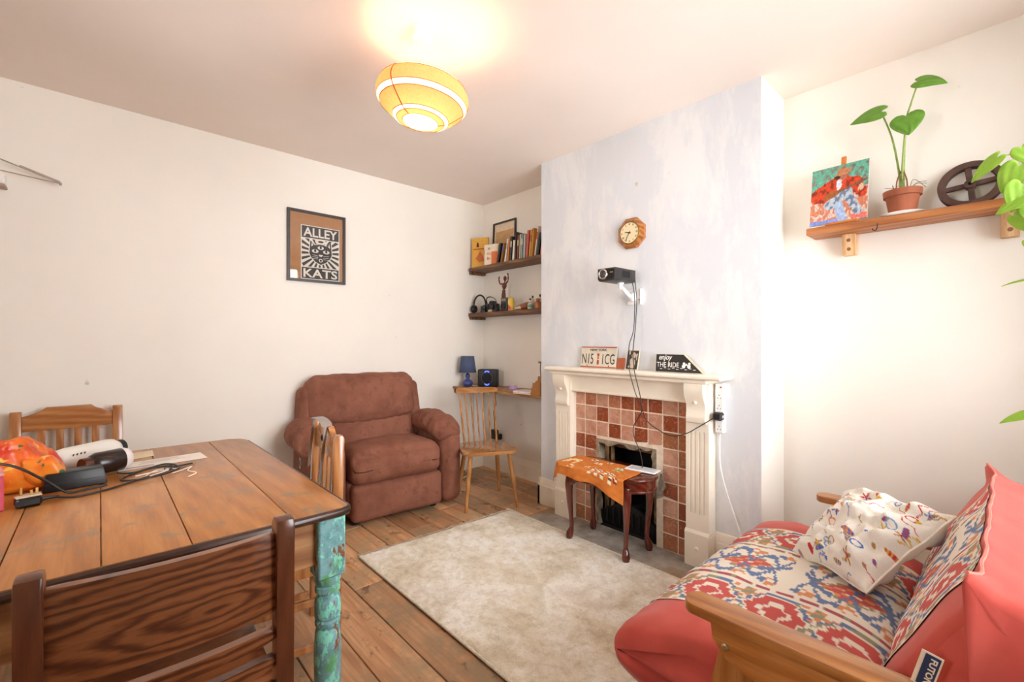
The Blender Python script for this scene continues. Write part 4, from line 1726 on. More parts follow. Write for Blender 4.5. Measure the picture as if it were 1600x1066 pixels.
# ------------------------------------------------------------------ pendant lamp
def translucent(name, col, tr=0.75, rough=0.8):
    t = NT(name)
    d = t.add('ShaderNodeBsdfDiffuse')
    s = t.add('ShaderNodeBsdfTranslucent')
    m = t.add('ShaderNodeMixShader')
    v = t.noise(t.obj(), 90, 3)
    c = hx(col)
    cc = t.ramp(v, [(0.3, tuple(x * 0.86 for x in c)), (0.7, c)])
    t.link(cc, d.inputs[0])
    t.link(cc, s.inputs[0])
    m.inputs[0].default_value = tr
    t.link(d.outputs[0], m.inputs[1])
    t.link(s.outputs[0], m.inputs[2])
    t.link(m.outputs[0], t.n['Material Output'].inputs[0])
    return t.m


m_shade = translucent('cream_fabric_shade', '#BA9468', 0.2)
m_band = translucent('white_shade_band', '#F3E6D2', 0.4)
m_bandedge = plain('orange_shade_trim', '#A8541C', 0.7)
pl = thing('pendant_lamp', 'tiered cream fabric pendant lamp glowing under its ceiling rose', 'lamp', (1.064, 1.766, 2.33))
RZ = ROOM_H - 2.33
one('ceiling_rose', lambda bm: lathe(bm, [(0.03, RZ - 0.045), (0.044, RZ - 0.04), (0.048, RZ - 0.015), (0.048, RZ - 0.001)], 24), m_white, pl)
one('flex', lambda bm: tube(bm, [(0, 0, RZ - 0.04), (0, 0, 0.06)], 0.003, 6), plain('white_flex', '#EDE6D8', 0.5), pl)
prof = [(0.078, -0.093), (0.105, -0.085), (0.123, -0.076), (0.150, -0.055), (0.183, -0.027), (0.197, -0.008), (0.203, 0.012), (0.2, 0.035), (0.190, 0.055), (0.178, 0.068), (0.14, 0.088), (0.105, 0.098)]
TILT = (R(3), R(5), 0)


def tier(name, ps, mat, off=0.0):
    bm = bmesh.new()
    lathe(bm, [(r + off, z) for r, z in ps], 56, None, False)
    o = obj(name, bm, mat, pl, (0, 0, 0), TILT, ang=180)
    return o


tier('shade_panel', prof[0:2], m_shade)
tier('shade_band', [prof[1], prof[2]], m_band, 0.0008)
tier('shade_panel', prof[2:5], m_shade)
tier('shade_band', [prof[4], prof[5]], m_band, 0.0008)
tier('shade_panel', prof[5:8], m_shade)
tier('shade_band', [prof[8], prof[9]], m_band, 0.0008)
tier('shade_panel', [prof[7], prof[8]], m_shade)
tier('shade_panel', prof[9:12], m_shade)
for i in (0, 1, 2, 4, 5, 8, 9):
    r_, z_ = prof[i]
    one('wire_ring', lambda bm: tube(bm, [(r_ * math.cos(t * PI / 28), r_ * math.sin(t * PI / 28), z_) for t in range(56)], 0.0016, 5, True), m_bandedge, pl, rot=TILT)
for a in (R(200), R(95), R(330)):
    one('shade_seam', lambda bm: tube(bm, [((r_ + 0.001) * math.cos(a), (r_ + 0.001) * math.sin(a), z_) for r_, z_ in prof], 0.003, 5, flat=0.4), m_bandedge, pl, rot=TILT)
for k in range(3):
    a = R(30 + 120 * k)
    one('shade_spoke', lambda bm: tube(bm, [(0, 0, 0.08), (0.105 * math.cos(a), 0.105 * math.sin(a), 0.098)], 0.0018, 5), plain('white_wire', '#E8E0D0', 0.5), pl, rot=TILT)
one('lamp_holder', lambda bm: lathe(bm, [(0.018, 0.03), (0.02, 0.05), (0.016, 0.09), (0.008, 0.1)], 14), m_white, pl)
one('bulb', lambda bm: lathe(bm, [(0.004, -0.05), (0.02, -0.045), (0.029, -0.02), (0.027, 0.0), (0.015, 0.025), (0.014, 0.035)], 18), emit('warm_bulb', '#FFD2A0', 75), pl, ang=180)
one('diffuser', lambda bm: lathe(bm, [(0.077, -0.0935), (0.04, -0.0935), (0.001, -0.0935)], 40, None, False), m_band, pl, rot=TILT, ang=180)

# ------------------------------------------------------------------ framed print on the back wall
m_blackfr = plain('dark_frame', '#3B332F', 0.4, 0, 0.1, 20)
m_kraft = plain('kraft_mount', '#B98455', 0.85, 0, 0.05, 40)
m_ink = plain('print_black', '#2E2A2B', 0.7, 0, 0.1, 40)
m_paper = plain('print_paper', '#EFE6D8', 0.7, 0, 0.03, 40)
gp = NT('picture_glass')
tr = gp.add('ShaderNodeBsdfTransparent')
go = gp.add('ShaderNodeBsdfGlossy')
go.inputs['Roughness'].default_value = 0.01
fr = gp.add('ShaderNodeFresnel')
fr.inputs[0].default_value = 1.5
mx = gp.add('ShaderNodeMixShader')
gp.link(fr.outputs[0], mx.inputs[0])
gp.link(tr.outputs[0], mx.inputs[1])
gp.link(go.outputs[0], mx.inputs[2])
gp.link(mx.outputs[0], gp.n['Material Output'].inputs[0])
m_pglass = gp.m


def frame_mesh(bm, w, h, f, d):
    """mitred frame, front at y=-d"""
    for (a, b) in (((-w / 2, -h / 2), (w / 2, -h / 2)), ((w / 2, -h / 2), (w / 2, h / 2)), ((w / 2, h / 2), (-w / 2, h / 2)), ((-w / 2, h / 2), (-w / 2, -h / 2))):
        def inn(p):
            return (p[0] - math.copysign(f, p[0]), p[1] - math.copysign(f, p[1]))
        prism(bm, [a, b, inn(b), inn(a)], -d, -0.0005, 'xz')


fr_root = thing('framed_print', 'black framed cat print reading ALLEY KATS on the back wall', 'picture', (1.238, yb(1.238) - 0.001, 1.983), R(1.35))
one('frame', lambda bm: frame_mesh(bm, 0.436, 0.536, 0.019, 0.02), m_blackfr, fr_root, ang=20)
one('mount_board', lambda bm: box(bm, (0, -0.005, 0), (0.40, 0.004, 0.5)), m_kraft, fr_root)
PX, PZ, PW_, PH_ = 0.026, -0.043, 0.292, 0.408
pr = one('print', lambda bm: box(bm, (PX, -0.0078, PZ), (PW_, 0.001, PH_)), m_paper, fr_root)
bm = bmesh.new()
hw_ = PW_ / 2 - 0.006
ztop = PZ + PH_ / 2 - 0.006
zbot = PZ - PH_ / 2 + 0.006
poly(bm, [(PX - hw_, ztop - 0.088), (PX + hw_, ztop - 0.088), (PX + hw_, ztop), (PX - hw_, ztop)], -0.0088)
poly(bm, [(PX - hw_, zbot), (PX + hw_, zbot), (PX + hw_, zbot + 0.083), (PX - hw_, zbot + 0.083)], -0.0088)
# sunburst rays behind the head
z0_, z1_ = zbot + 0.09, ztop - 0.095
cx_, cz_ = PX, (z0_ + z1_) / 2 + 0.005


def clipray(a):
    dx, dz = math.cos(a), math.sin(a)
    t1 = (hw_ if dx > 0 else -hw_) / dx if abs(dx) > 1e-6 else 9
    t2 = ((z1_ - cz_) if dz > 0 else (z0_ - cz_)) / dz if abs(dz) > 1e-6 else 9
    t_ = min(t1, t2)
    return (cx_ + dx * t_, cz_ + dz * t_)


for k in range(22):
    a0, a1 = 2 * PI * (k + 0.0) / 22, 2 * PI * (k + 0.5) / 22
    poly(bm, [(cx_ + 0.03 * math.cos(a0), cz_ + 0.03 * math.sin(a0)), clipray(a0), clipray(a1), (cx_ + 0.03 * math.cos(a1), cz_ + 0.03 * math.sin(a1))], -0.0088)
obj('ink_blocks', bm, m_ink, pr, ang=0)
bm = bmesh.new()
# paper-coloured halo then black head with ears
head = [(-0.082, 0.035), (-0.078, 0.095), (-0.045, 0.062), (-0.015, 0.07), (0.015, 0.07), (0.045, 0.062), (0.078, 0.095), (0.082, 0.035), (0.085, -0.005), (0.07, -0.035), (0.04, -0.065), (0, -0.085), (-0.04, -0.065), (-0.07, -0.035), (-0.085, -0.005)]
poly(bm, [(cx_ + x * 1.07, cz_ + z * 1.07 - 0.004) for x, z in head], -0.0094)
poly(bm, ell(cx_, cz_ + 0.086, 0.042, 0.02), -0.0094)
obj('head_outline', bm, m_paper, pr, ang=0)
one('cat_head', lambda bm: poly(bm, [(cx_ + x, cz_ + z - 0.004) for x, z in head], -0.0100), m_ink, pr, ang=0)
bm = bmesh.new()
for ex, ez, rr in ((-0.042, 0.012, 1), (0.042, 0.012, 1), (0, 0.04, 0.95)):
    poly(bm, ell(cx_ + ex, cz_ + ez, 0.025 * rr, 0.014 * rr), -0.0106)
poly(bm, [(cx_ - 0.018, cz_ - 0.012), (cx_ + 0.018, cz_ - 0.012), (cx_ + 0.008, cz_ - 0.026), (cx_ - 0.008, cz_ - 0.026)], -0.0106)
poly(bm, ell(cx_, cz_ - 0.056, 0.015, 0.014), -0.0106)
for s in (-1, 1):
    poly(bm, [(cx_ + s * 0.066, cz_ + 0.078), (cx_ + s * 0.072, cz_ + 0.045), (cx_ + s * 0.056, cz_ + 0.055)], -0.0106)
    for q in range(3):
        zz = cz_ - 0.022 - q * 0.011
        poly(bm, [(cx_ + s * 0.02, zz), (cx_ + s * 0.062, zz + 0.006 - q * 0.004), (cx_ + s * 0.062, zz + 0.003 - q * 0.004), (cx_ + s * 0.02, zz - 0.003)], -0.0106)
obj('face_lines', bm, m_paper, pr, ang=0)
bm = bmesh.new()
for ex, ez in ((-0.042, 0.012), (0.042, 0.012), (0, 0.04)):
    poly(bm, ell(cx_ + ex, cz_ + ez + 0.003, 0.008, 0.011), -0.0112)
poly(bm, ell(cx_, cz_ - 0.056, 0.008, 0.008), -0.0112)
poly(bm, ell(cx_, cz_ + 0.087, 0.022, 0.008), -0.0112)
obj('pupils', bm, m_ink, pr, ang=0)
text('lettering', 'ALLEY', PW_ - 0.035, 0.068, m_paper, pr, (PX, -0.0094, ztop - 0.044), bold=0.02)
text('lettering', 'KATS', PW_ - 0.035, 0.066, m_paper, pr, (PX, -0.0094, zbot + 0.041), bold=0.02)
one('glass', lambda bm: box(bm, (0, -0.0145, 0), (0.40, 0.001, 0.5)), m_pglass, fr_root)

# ------------------------------------------------------------------ wall clock
ck = thing('wall_clock', 'octagonal wooden wall clock with a cream dial above the projector', 'clock', (XC - 0.0005, 1.66, 1.963), R(-90))
m_ckw = wood('clock_oak', '#7A4420', '#A66634', '#BF8248', 0, 2.5, 0.3, 0.4, 0.05, coat=0.4)


def octa(r, a0=22.5):
    return [(r * math.cos(R(a0 + 45 * k)), r * math.sin(R(a0 + 45 * k))) for k in range(8)]


bm = bmesh.new()
prism(bm, octa(0.105), -0.018, -0.0005, 'xz')
a_, b_ = octa(0.105), octa(0.078)
va = [bm.verts.new((p[0], -0.018, p[1])) for p in a_]
vb = [bm.verts.new((p[0], -0.034, p[1])) for p in b_]
for k in range(8):
    bm.faces.new((va[k], va[(k + 1) % 8], vb[(k + 1) % 8], vb[k]))
bm.faces.new(vb)
obj('clock_case', bm, m_ckw, ck, ang=15)
one('bezel', lambda bm: tube(bm, [(0.07 * math.cos(t * PI / 20), -0.035, 0.07 * math.sin(t * PI / 20)) for t in range(40)], 0.0045, 8, True), plain('aged_brass', '#9A7436', 0.35, 0.8), ck)
di = one('dial', lambda bm: lathe(bm, [(0.069, 0.0345), (0.069, 0.0365)], 36, TR((0, 0, 0), (R(90), 0, 0))), plain('cream_dial', '#EAD9B0', 0.5, 0, 0.03), ck)
nums = ['XII', 'I', 'II', 'III', 'IV', 'V', 'VI', 'VII', 'VIII', 'IX', 'X', 'XI']
m_num = plain('dial_ink', '#4A3826', 0.6)
for k in range(12):
    a = R(90 - 30 * k)
    text('numeral', nums[k], 0.0035 * len(nums[k]) + 0.002, 0.011, m_num, di, (0.055 * math.cos(a), -0.0369, 0.055 * math.sin(a)), bold=0.0)


def hand(name, ang, L, w):
    a = R(90 - ang)
    one(name, lambda bm: box(bm, (L / 2 - 0.006, 0, 0), (L + 0.012, 0.001, w)), plain('hand_black', '#1E1712', 0.5), ck, loc=(0, -0.039, 0), rot=(0, -a, 0))


hand('hour_hand', 285, 0.032, 0.005)
hand('minute_hand', 210, 0.05, 0.003)
one('hand_hub', lambda bm: lathe(bm, [(0.004, 0.036), (0.004, 0.042)], 10, TR((0, 0, 0), (R(90), 0, 0))), plain('hand_black', '#1E1712', 0.5), ck)

# ------------------------------------------------------------------ projector and bracket
m_pblk = plain('black_plastic', '#151414', 0.4)
pj = thing('projector', 'small black projector with a silver lens ring held on the wall bracket', 'projector', (2.39, 1.665, 1.632), R(-90))
bm = bmesh.new()
prism(bm, [(-0.062, 0.012), (-0.05, 0.0), (0.05, 0.0), (0.066, 0.008), (0.066, 0.078), (-0.062, 0.078)], -0.11, 0.11, 'xz', None, 0.003)
obj('projector_body', bm, plain('projector_black', '#231F1D', 0.35), pj)
one('front_panel', lambda bm: box(bm, (0.002, -0.1105, 0.042), (0.118, 0.003, 0.058), 0.001), plain('gloss_black', '#120F0E', 0.1), pj)
one('lens_ring', lambda bm: tube(bm, [(-0.018 + 0.027 * math.cos(t * PI / 14), -0.116, 0.042 + 0.027 * math.sin(t * PI / 14)) for t in range(28)], 0.005, 8, True), plain('silver_ring', '#C9C3B8', 0.25, 0.9), pj)
one('lens', lambda bm: lathe(bm, [(0.024, 0.11), (0.024, 0.114), (0.015, 0.119), (0.001, 0.121)], 24, TR((-0.018, 0, 0.042), (R(90), 0, 0))), plain('lens_glass', '#4A4048', 0.05), pj, ang=180)
one('side_grille', lambda bm: [box(bm, (0.0665, -0.03 + 0.012 * k, 0.045), (0.002, 0.006, 0.04)) for k in range(7)], m_pblk, pj)
one('brand_strip', lambda bm: box(bm, (0.042, -0.1125, 0.05), (0.022, 0.001, 0.005)), plain('gold_print', '#B89257', 0.4), pj)
br = thing('projector_bracket', 'white swivel wall bracket holding up the projector', 'bracket', (XC - 0.0005, 1.64, 1.53), R(-90))
m_wpl = plain('white_plastic', '#EDECEA', 0.35)
one('wall_plate', lambda bm: box(bm, (0, -0.006, 0.02), (0.1, 0.012, 0.1), 0.003), m_wpl, br)
one('plate_edge', lambda bm: box(bm, (0.052, -0.012, 0.02), (0.006, 0.024, 0.1), 0.002), m_wpl, br)
one('pivot', lambda bm: lathe(bm, [(0.03, 0.01), (0.028, 0.03), (0.018, 0.045), (0.003, 0.05)], 20, TR((-0.01, 0, 0.02), (R(90), 0, 0))), m_wpl, br, ang=60)
one('arm', lambda bm: tube(bm, cr([(-0.01, -0.04, 0.02), (-0.012, -0.075, 0.04), (-0.016, -0.11, 0.065), (-0.016, -0.13, 0.075), (-0.016, -0.14, 0.1)], 5), [0.014, 0.009], 10), m_wpl, br)
one('ball_joint', lambda bm: lathe(bm, [(0.002, 0.06), (0.012, 0.064), (0.016, 0.075), (0.012, 0.086), (0.02, 0.094), (0.022, 0.1015)], 16, TR((-0.016, -0.14, 0))), m_wpl, br, ang=60)
for sx in (-1, 1):
    one('screw', lambda bm: lathe(bm, [(0.004, 0.012), (0.003, 0.015)], 8, TR((sx * 0.034, 0, 0.0), (R(90), 0, 0))), plain('dark_metal', '#3A3532', 0.35, 0.9), br)

# ------------------------------------------------------------------ cables
m_cab = plain('black_cable', '#2B2624', 0.45)


def cable(name, pts, r, mat, label, cat='cable', n=8):
    return tag(one(name, lambda bm: tube(bm, cr(pts, n), r, 6), mat, ang=180), label, cat)


cable('projector_cable', [(2.49, 1.63, 1.645), (2.49, 1.612, 1.62), (2.50, 1.605, 1.521), (2.47, 1.594, 1.339), (2.43, 1.60, 1.239), (2.385, 1.567, 1.12), (2.379, 1.562, 1.075), (2.385, 1.525, 0.95), (2.398, 1.490, 0.858), (2.405, 1.55, 0.753), (2.41, 1.55, 0.68), (2.41, 1.511, 0.60), (2.42, 1.50, 0.52), (2.42, 1.505, 0.504)], 0.0028, m_cab, 'thin black cable hanging from the projector past the mantel down to the stool')
cable('projector_cable', [(2.495, 1.6, 1.645), (2.503, 1.6, 1.6), (2.503, 1.592, 1.521), (2.478, 1.588, 1.339), (2.425, 1.57, 1.2), (2.385, 1.535, 1.1), (2.381, 1.528, 1.07), (2.39, 1.50, 0.95), (2.395, 1.485, 0.858), (2.42, 1.47, 0.79), (2.43, 1.40, 0.745), (2.43, 1.323, 0.723), (2.44, 1.24, 0.745), (2.45, 1.174, 0.789), (2.455, 1.11, 0.835), (2.462, 1.09, 0.852)], 0.0028, m_cab, 'black cable swagging across the tiles to the plug on the extension strip')
es = thing('extension_strip', 'white four-socket extension strip fixed beside the mantelpiece with a red switch', 'power strip', (XC - 0.0005, 1.087, 0.76), R(-90))
one('strip_body', lambda bm: box(bm, (0, -0.02, 0.137), (0.046, 0.04, 0.274), 0.005), m_wpl, es)
one('switch', lambda bm: box(bm, (0.01, -0.041, 0.253), (0.01, 0.004, 0.008), 0.001), plain('red_switch', '#C8283C', 0.4), es)
for k in range(4):
    zz = 0.2 - k * 0.057
    one('socket_holes', lambda bm: [box(bm, (dx, -0.0402, zz + dz), (0.003, 0.001, 0.007)) for dx, dz in ((0, 0.009), (-0.008, -0.007), (0.008, -0.007))], plain('socket_dark', '#3A3634', 0.6), es)
pg = thing('mains_plug', 'black mains plug pushed into the extension strip', 'plug', (XC - 0.0412, 1.08, 0.857), R(-90))
one('plug_body', lambda bm: box(bm, (0, -0.024, 0), (0.05, 0.046, 0.044), 0.008), m_pblk, pg)
one('fuse_label', lambda bm: box(bm, (0.0252, -0.024, 0), (0.001, 0.02, 0.014)), plain('grey_label', '#B7B2AC', 0.6), pg)
cable('extension_cable', [(2.54, 1.09, 0.765), (2.54, 1.092, 0.70), (2.545, 1.09, 0.57), (2.54, 1.055, 0.44), (2.535, 1.01, 0.32), (2.53, 0.975, 0.22), (2.527, 0.962, 0.1), (2.52, 0.955, 0.012)], 0.004, plain('white_flex2', '#EFEDE8', 0.5), 'white cable dropping from the extension strip to the floor by the sofa')

# ------------------------------------------------------------------ things on the mantel shelf
MZ = 1.0825
lp = thing('licence_plate', 'New York licence plate N15 1CG leaning on the chimney breast above the mantel', 'licence plate', (2.525, 1.914, MZ), R(-90))
lp.rotation_euler = (R(-7), 0, R(-90))
one('plate', lambda bm: box(bm, (0, 0, 0.073), (0.3, 0.003, 0.146), 0.001), plain('plate_cream', '#DCD2BC', 0.45, 0, 0.08, 12), lp)
m_plr = plain('plate_red', '#B5472F', 0.5)
one('top_stripe', lambda bm: box(bm, (0, -0.0018, 0.142), (0.298, 0.001, 0.007)), m_plr, lp)
one('bottom_stripe', lambda bm: box(bm, (0, -0.0018, 0.006), (0.298, 0.001, 0.007)), m_plr, lp)
m_navy = plain('plate_navy', '#2F3140', 0.5)
text('state_name', 'NEW YORK', 0.14, 0.017, m_navy, lp, (0, -0.002, 0.124), bold=0.015)
text('plate_number', 'N15', 0.098, 0.07, m_navy, lp, (-0.088, -0.002, 0.062), bold=0.0)
text('plate_number', '1CG', 0.098, 0.07, m_navy, lp, (0.086, -0.002, 0.062), bold=0.0)
bm = bmesh.new()
for pts in ([(-0.008, 0.1), (0.008, 0.1), (0.01, 0.085), (0.004, 0.08), (0.006, 0.062), (-0.006, 0.062), (-0.003, 0.08), (-0.01, 0.088)], [(-0.007, 0.055), (0.008, 0.055), (0.01, 0.035), (0.006, 0.018), (0.002, 0.03), (-0.004, 0.018), (-0.009, 0.036)]):
    poly(bm, pts, -0.0022)
obj('figure_emblem', bm, m_plr, lp, ang=0)
for sx in (-0.09, 0.09):
    one('bolt_hole', lambda bm: lathe(bm, [(0.004, 0.0015), (0.004, 0.0022)], 10, TR((sx, 0, 0.016), (R(90), 0, 0))), m_ink, lp)
tag(one('terracotta_card', lambda bm: box(bm, (0, 0, 0.037), (0.058, 0.006, 0.072), 0.001), plain('terracotta_card', '#B9613E', 0.7), None, loc=(2.535, 1.735, MZ), rot=(R(-8), 0, R(-90))), 'small plain terracotta square between the licence plate and the photo', 'card')
pc = thing('photo_card', 'black and white photograph card propped on the mantel shelf', 'photograph', (2.485, 1.622, MZ), R(-90))
pc.rotation_euler = (R(-12), 0, R(-96))
one('card', lambda bm: box(bm, (0, 0, 0.066), (0.1, 0.003, 0.13), 0.0008), plain('card_border', '#E6D5BC', 0.7), pc)
bm = bmesh.new()
box(bm, (0, -0.0018, 0.066), (0.086, 0.0006, 0.118))
ph_ = obj('photo_print', bm, plain('photo_dark', '#3A302A', 0.35), pc)
bm = bmesh.new()
poly(bm, ell(0.008, 0.095, 0.016, 0.02), -0.0027)
poly(bm, ell(0.004, 0.05, 0.02, 0.028, rot=0.4), -0.0027)
poly(bm, [(-0.036, 0.12), (-0.018, 0.122), (-0.02, 0.1), (-0.034, 0.095)], -0.0027)
poly(bm, [(-0.03, 0.018), (0.012, 0.012), (0.02, 0.024), (-0.02, 0.032)], -0.0027)
poly(bm, [(0.024, 0.1), (0.038, 0.11), (0.036, 0.07), (0.03, 0.06)], -0.0027)
obj('photo_lights', bm, plain('photo_light', '#C9BBA8', 0.4), ph_, ang=0)
sg = thing('wooden_sign', 'black wedge sign lettered enjoy THE RIDE on the mantel shelf', 'sign', (2.515, 1.317, MZ), R(-90))
sg.rotation_euler = (R(-5), 0, R(-90))
out = [(-0.148, 0), (0.148, 0), (0.03, 0.105), (-0.148, 0.105)]
bm = bmesh.new()
prism(bm, out, -0.006, 0.012, 'xz')
obj('sign_block', bm, plain('sign_wood', '#D9C19A', 0.7), sg, ang=0)
one('sign_face', lambda bm: poly(bm, [(-0.147, 0.001), (0.14, 0.001), (0.027, 0.104), (-0.147, 0.104)], -0.0068), plain('sign_black', '#29231F', 0.6), sg, ang=0)
m_chalk = plain('sign_white', '#F0ECE4', 0.7)
text('lettering', 'enjoy', 0.085, 0.04, m_chalk, sg, (-0.085, -0.0078, 0.082), bold=0.01, shear=0.3)
text('lettering', 'THE RIDE', 0.142, 0.028, m_chalk, sg, (-0.07, -0.0078, 0.043), bold=0.0)
bm = bmesh.new()
for k in range(9):
    x0 = -0.12 + 0.026 * k
    zz = 0.016 + 0.006 * (k % 2)
    poly(bm, [(x0, zz), (x0 + 0.015, zz), (x0 + 0.015, zz + 0.003), (x0, zz + 0.003)], -0.0078)
for cx in (0.03, 0.062):
    poly(bm, ell(cx, 0.036, 0.011, 0.011, 14), -0.0078)
    poly(bm, ell(cx + 0.002, 0.052, 0.008, 0.008, 10), -0.0079)
poly(bm, [(0.03, 0.036), (0.046, 0.054), (0.062, 0.036), (0.046, 0.042)], -0.0079)
obj('cyclist_motif', bm, m_chalk, sg, ang=0)

# ------------------------------------------------------------------ right-hand shelf
m_sh = wood('reddish_shelf_pine', '#7E4423', '#A4622F', '#B97C48', 0, 1.2, 0.45, 0.4, 0.1)
rs = thing('wall_shelf', 'long reddish pine shelf on the wall of the sofa alcove', 'shelf', (XA - 0.0005, 0.2, 1.815), R(-90))
one('shelf_board', lambda bm: box(bm, (0, -0.085, 0.02), (1.06, 0.168, 0.036), 0.004), m_sh, rs)
m_shb = wood('bracket_pine', '#B98A58', '#D2A878', '#E0BE94', 2, 2.0, 0.6, 0.4, 0.08)
for xx in (-0.37, 0.19):
    bk = one('bracket_block', lambda bm: prism(bm, [(-0.001, 0.001), (-0.001, -0.105), (-0.045, -0.105), (-0.06, 0.001)], xx - 0.028, xx + 0.028, 'yz', None, 0.003), m_shb, rs)
    for zz in (-0.03, -0.075):
        one('plug_hole', lambda bm: lathe(bm, [(0.009, 0), (0.009, 0.001)], 12, TR((xx, -0.0565 + (-zz - 0.03) * 0.142 + 0.0015, zz), (R(90 + 8), 0, 0))), plain('knot_brown', '#8E5A38', 0.7), bk)
one('cup_hook', lambda bm: tube(bm, cr([(-0.235, -0.1695, 0.01), (-0.235, -0.176, -0.008), (-0.24, -0.176, -0.022), (-0.25, -0.178, -0.02), (-0.252, -0.176, -0.012)], 4), 0.0022, 6), m_pblk, rs)
SZ = 1.815 + 0.0385

pa = thing('painting', 'small oil painting of a guitarist in a red jacket on the shelf', 'painting', (2.775, 0.603, SZ), R(-90))
pa.rotation_euler = (R(-9), 0, R(-93))
one('easel_post', lambda bm: box(bm, (0.012, 0.012, 0.185), (0.022, 0.012, 0.37), 0.003), plain('orange_easel', '#C4732F', 0.6), pa)
one('easel_ledge', lambda bm: box(bm, (0.02, -0.004, 0.008), (0.14, 0.03, 0.014), 0.003), plain('orange_easel', '#C4732F', 0.6), pa)
PWd, PHt = 0.245, 0.305


def paintcol(u, v_):
    """loose brushwork: green backdrop, red jacket, jeans, pinkish ground"""
    n1 = fn3((u * 9, v_ * 7, 0), 1.6)
    n2 = fn3((u * 26, v_ * 18, 2), 1.5)
    w = 0.02 * n2
    x, y = u + w, v_ + w

    def inell(cx, cy, rx, ry, a=0):
        dx, dy = x - cx, y - cy
        X_ = dx * math.cos(a) + dy * math.sin(a)
        Y_ = -dx * math.sin(a) + dy * math.cos(a)
        return (X_ / rx) ** 2 + (Y_ / ry) ** 2 < 1

    def seg(ax, ay, bx, by, r_):
        dx, dy = bx - ax, by - ay
        t_ = max(0, min(1, ((x - ax) * dx + (y - ay) * dy) / (dx * dx + dy * dy)))
        return math.hypot(x - ax - dx * t_, y - ay - dy * t_) < r_

    def sh(c, k=0.35):
        return tuple(max(0, min(1, q * (1 + k * n2 + 0.25 * n1))) for q in c)
    # hat, face
    if inell(0.57, 0.85, 0.15, 0.035, 0.15) or inell(0.57, 0.89, 0.1, 0.055):
        return sh(hx('#B97A55'))
    if inell(0.58, 0.795, 0.065, 0.07):
        return sh(hx('#A8644A'))
    if inell(0.47, 0.8, 0.06, 0.05):
        return sh(hx('#3E2A26'))
    # hands and guitar
    if inell(0.88, 0.54, 0.05, 0.06):
        return sh(hx('#D9A88C'))
    if seg(0.5, 0.53, 0.97, 0.66, 0.02):
        return sh(hx('#7C5A3E'))
    if inell(0.38, 0.5, 0.15, 0.06, 0.3):
        return sh(hx('#9C5A2C'))
    if inell(0.5, 0.66, 0.05, 0.09):
        return sh(hx('#D9DCE2'))
    # jeans
    if seg(0.33, 0.32, 0.66, 0.5, 0.085) or seg(0.66, 0.46, 0.84, 0.15, 0.075):
        return sh(hx('#A9B5BE') if n1 > -0.1 else hx('#6F7C98'))
    if seg(0.5, 0.3, 0.58, 0.06, 0.075):
        return sh(hx('#9FB4D6'))
    # red jacket
    if seg(0.12, 0.52, 0.42, 0.66, 0.13) or seg(0.55, 0.66, 0.8, 0.62, 0.12) or seg(0.16, 0.48, 0.36, 0.42, 0.09) or seg(0.8, 0.56, 0.9, 0.46, 0.09) or inell(0.5, 0.6, 0.2, 0.13):
        return sh(hx('#C4401E') if n1 > -0.15 else hx('#8E2E1A'))
    if seg(0.8, 0.07, 0.95, 0.06, 0.04):
        return sh(hx('#E06A62'))
    if y < 0.07 and x < 0.55:
        return sh(hx('#7F92D0'))
    if y > 0.56:
        return sh(hx('#5FA58C') if n1 > -0.12 else hx('#7C8478'), 0.5)
    return sh(hx('#C4795C') if n1 > -0.1 else hx('#D9C0B2'), 0.5)


one('canvas', lambda bm: box(bm, (0, 0.001, 0.016 + PHt / 2), (PWd, 0.008, PHt)), plain('canvas_edge', '#D8D2C6', 0.8), pa)
obj('painted_surface', grid_mesh('painted_surface', 80, 100, lambda u, v_: ((u - 0.5) * PWd, -0.0038, 0.016 + v_ * PHt), paintcol), vcol('oil_paint', 0.5, 0.4, 120), pa, ang=180)

pt = thing('potted_plant', 'young plant with three heart-shaped leaves in a terracotta pot on the shelf', 'plant', (2.80, 0.352, SZ + 0.012), R(-90))
m_terra = plain('terracotta', '#9C5638', 0.8, 0, 0.12, 14, 0.2)
bm = bmesh.new()
lathe(bm, [(0.05, 0.0), (0.062, 0.075), (0.0625, 0.078), (0.071, 0.079), (0.073, 0.108), (0.066, 0.108), (0.062, 0.085), (0.03, 0.082)], 32)
obj('pot', bm, m_terra, pt, ang=40)
one('soil', lambda bm: softbox(bm, (0, 0, 0.083), (0.11, 0.11, 0.014), 0.006, (10, 10, 2), lambda p, u: Vector((p.x * (1 - 0.29 * abs(u.y) ** 2), p.y * (1 - 0.29 * abs(u.x) ** 2), p.z + 0.004 * fn3(p, 60)))), plain('dry_soil', '#4A3626', 0.95, 0, 0.3, 80, 0.5), pt, ang=180)
lf = NT('leaf_green')
v = lf.obj()
n = lf.noise(v, 30, 4)
d = lf.ramp(n, [(0.3, hx('#5E8F2E')), (0.7, hx('#7FB042'))])
lf.base(d)
lf.b.inputs['Roughness'].default_value = 0.4
tr2 = lf.add('ShaderNodeBsdfTranslucent')
tr2.inputs[0].default_value = (*hx('#9CCB4E'), 1)
mx2 = lf.add('ShaderNodeMixShader')
mx2.inputs[0].default_value = 0.3
lf.link(lf.b.outputs[0], mx2.inputs[1])
lf.link(tr2.outputs[0], mx2.inputs[2])
lf.link(mx2.outputs[0], lf.n['Material Output'].inputs[0])
m_leaf = lf.m


